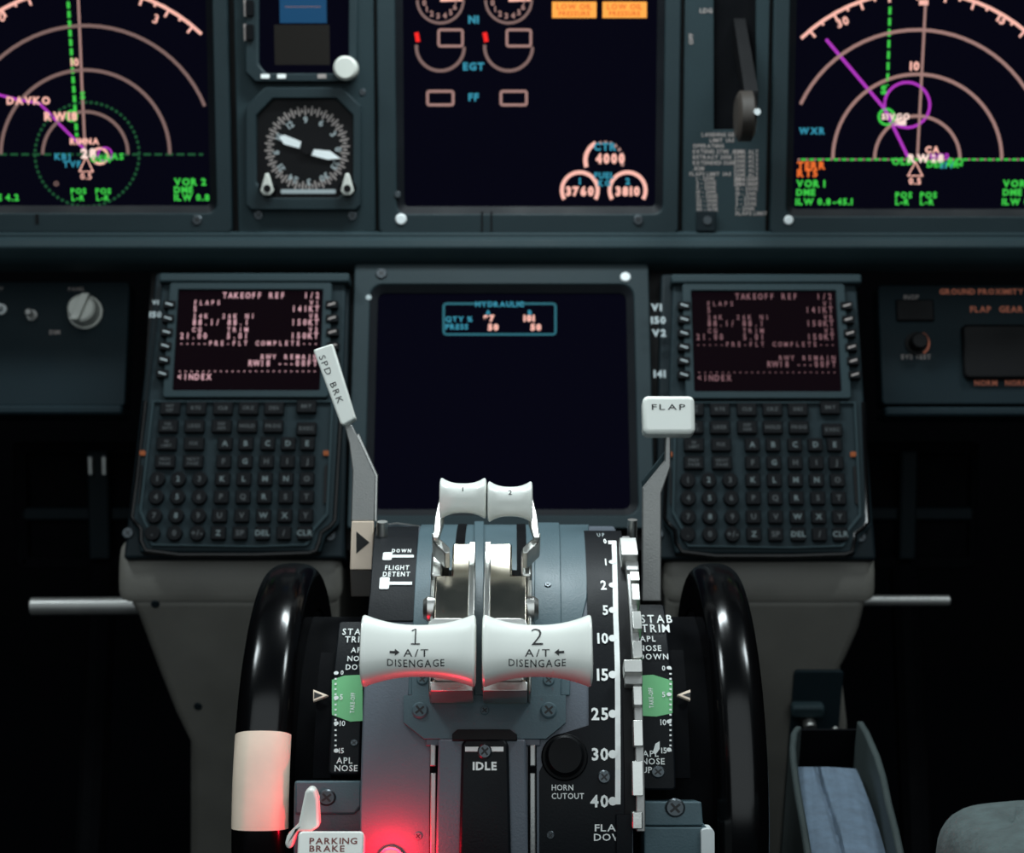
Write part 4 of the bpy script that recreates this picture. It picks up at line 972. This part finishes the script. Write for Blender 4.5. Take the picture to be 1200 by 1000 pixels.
    def rp(name, pts, h0, h1, bev=.0005):
        q = [qa(mx(x), y, h1) for x, y in pts]; b = B(); b.prism(q, h0, h1); b.bend(.004); obj(name, b, 'satin', rv, bev)
    rp('side_blade', [(515.5, 580), (521, 586), (520, 612), (514, 630), (507, 630), (510, 604)], .034, .037)
    rp('hinge_arm', [(506, 624), (511, 627), (527, 642), (527, 648), (521, 648), (507, 634)], .024, .034)
    rp('hinge_tongue', [(519, 645), (525.5, 645), (525.5, 655), (519, 655)], .010, .026)

# ---- flap lever and speed brake lever
def blade(name, pts, h, thick, m, par, bevel=.0006):
    """flat metal blade facing the viewer: pts px outline on a plane at the given depth"""
    b = B(); b.hull([]) if False else None
    b.prism([(campt(x, y, h).x, campt(x, y, h).y) for x, y in pts], -h - thick, -h); return obj(name, b, m, par, bevel)
DF = .875
t = thing('flap_lever', 'bent metal flap lever topped by white FLAP handle', 'lever', MC, tuple(campt(764, 705, DF)))
blade('shaft', [(752, 705), (775, 705), (775, 578), (786, 547), (786, 506), (780, 506), (779, 540), (753, 572)][::-1], DF, .004, 'steel', t)
blade('shaft_edge', [(753, 572), (779, 540), (780, 528), (770, 541), (752, 564)][::-1], DF + .0045, .003, 'panel', t)
kpl = Plane(784, 485, DF - .006, 14); x0, y0 = kpl.at(754, 508); x1, y1 = kpl.at(814, 463.5)
def inl(pl, b):  # plane-local mesh -> camera axes
    mm_ = MC.inverted() @ pl.M; return b.map(lambda v: mm_ @ v)
b = B(); b.box(x0, y0, x1, y1, -.012, 0, .003); inl(kpl, b); kn = obj('handle', b, 'ivory', t, .0022, 4)
b = B(); X, Y = kpl.at(783.5, 480.5); b.text('FLAP', X, Y, 6.8 * kpl.mm(784, 480), .0002, 'C', bold=.004, sx=1.6, gap=.45); inl(kpl, b); obj('handle_print', b, 'ink_black', kn, smooth=False)
DS = .885
t = thing('speed_brake_lever', 'slanted metal speed brake lever with white SPD BRK handle', 'lever', MC, tuple(campt(424, 690, DS)))
blade('shaft', [(411, 611), (439, 611), (440.5, 558), (421, 516), (412, 498), (404, 501), (409, 520), (413, 552)], DS, .004, 'steel', t)
blade('shaft_edge', [(439, 611), (441.5, 611), (442.5, 557), (420, 508), (418, 512), (439, 557)], DS + .0005, .003, 'satin', t, .0002)
blade('indicator_plate', [(410, 668), (436, 668), (438, 611), (412, 611)], DS - .0008, .004, 'cream', t)
blade('arrow_print', [(417.5, 623), (417.5, 649), (433, 636)], DS - .0012, .0003, 'ink_black', t, 0)
blade('shaft_foot', [(411, 700), (437, 700), (437, 668), (410, 668)], DS, .004, 'brown', t)
kpl = Plane(391, 450, DS - .008, 8)
P4 = [(367, 410), (389.5, 402.5), (416.5, 490), (403, 498), (399, 497)]
b = B(); b.prism([kpl.at(*p) for p in P4][::-1], -.010, 0); inl(kpl, b); kn = obj('handle', b, 'ivory', t, .0018, 4)
b = B(); X, Y = kpl.at(373.5, 418.5); b.text('SPD  BRK', X, Y, 7.5 * kpl.mm(390, 450), .0002, 'L', bold=.0, sx=1.15, rot=-67.5, gap=.4); inl(kpl, b); obj('handle_print', b, 'ink_black', kn, smooth=False)

# ---- parking brake lever and lamp
DP = .735
t = thing('parking_brake_lever', 'white parking brake lever with printed label plate at bottom edge', 'lever', MC, tuple(campt(385, 1010, DP)))
kpl = Plane(385, 985, DP, 25); x0, y0 = kpl.at(347, 1022); x1, y1 = kpl.at(427, 974)
b = B(); b.box(x0, y0, x1, y1, -.008, 0, .002); inl(kpl, b); kn = obj('label_block', b, 'ivory', t, .001, 3)
b = B()
for s_, px, py in (('PARKING', 362.5, 989.5), ('BRAKE', 362.5, 998.5)): X, Y = kpl.at(px, py); b.text(s_, X, Y, 7 * kpl.mm(380, 990), .0002, 'L', bold=.02, sx=1.2, gap=.2)
inl(kpl, b); obj('label_print', b, 'ink_brown', kn, smooth=False)
arm = [(334, 989), (337, 979), (350, 966), (358, 928), (363, 923), (369, 925), (373, 935), (375, 968), (366, 974), (349, 974), (344, 992), (338, 995)]
b = B(); b.prism([(campt(x, y, DP + .012).x, campt(x, y, DP + .012).y) for x, y in arm][::-1], -DP - .018, -DP - .010); obj('arm', b, 'ivory', t, .0016, 3)
X, Y = qa(458, 1010, .004)
t = thing('parking_brake_light', 'glowing red warning lamp at bottom beside parking brake lever', 'lamp', Q.M, tuple(Q.bend(Vector((X, Y, 0)))))
b = B(); b.cyl(X, Y, .0062, 0, .003, 24); b.map(Q.bend); obj('lamp_socket', b, 'steel', t, .0004)
b = B(); b.cyl(X, Y, .0048, .003, .0055, 20, .0046); b.cyl(X, Y, .0046, .0055, .0082, 20, .0022, ch=.0006); b.map(Q.bend); obj('lens', b, 'red_lens', t)
ld = bpy.data.lights.new('red_glow', 'POINT'); ld.energy = .13; ld.color = (1, .006, .03); ld.shadow_soft_size = .004
lo = bpy.data.objects.new('red_glow', ld); C.objects.link(lo); lo.matrix_world = Q.M @ Matrix.Translation(Q.bend(Vector((X, Y + .002, .0130))))
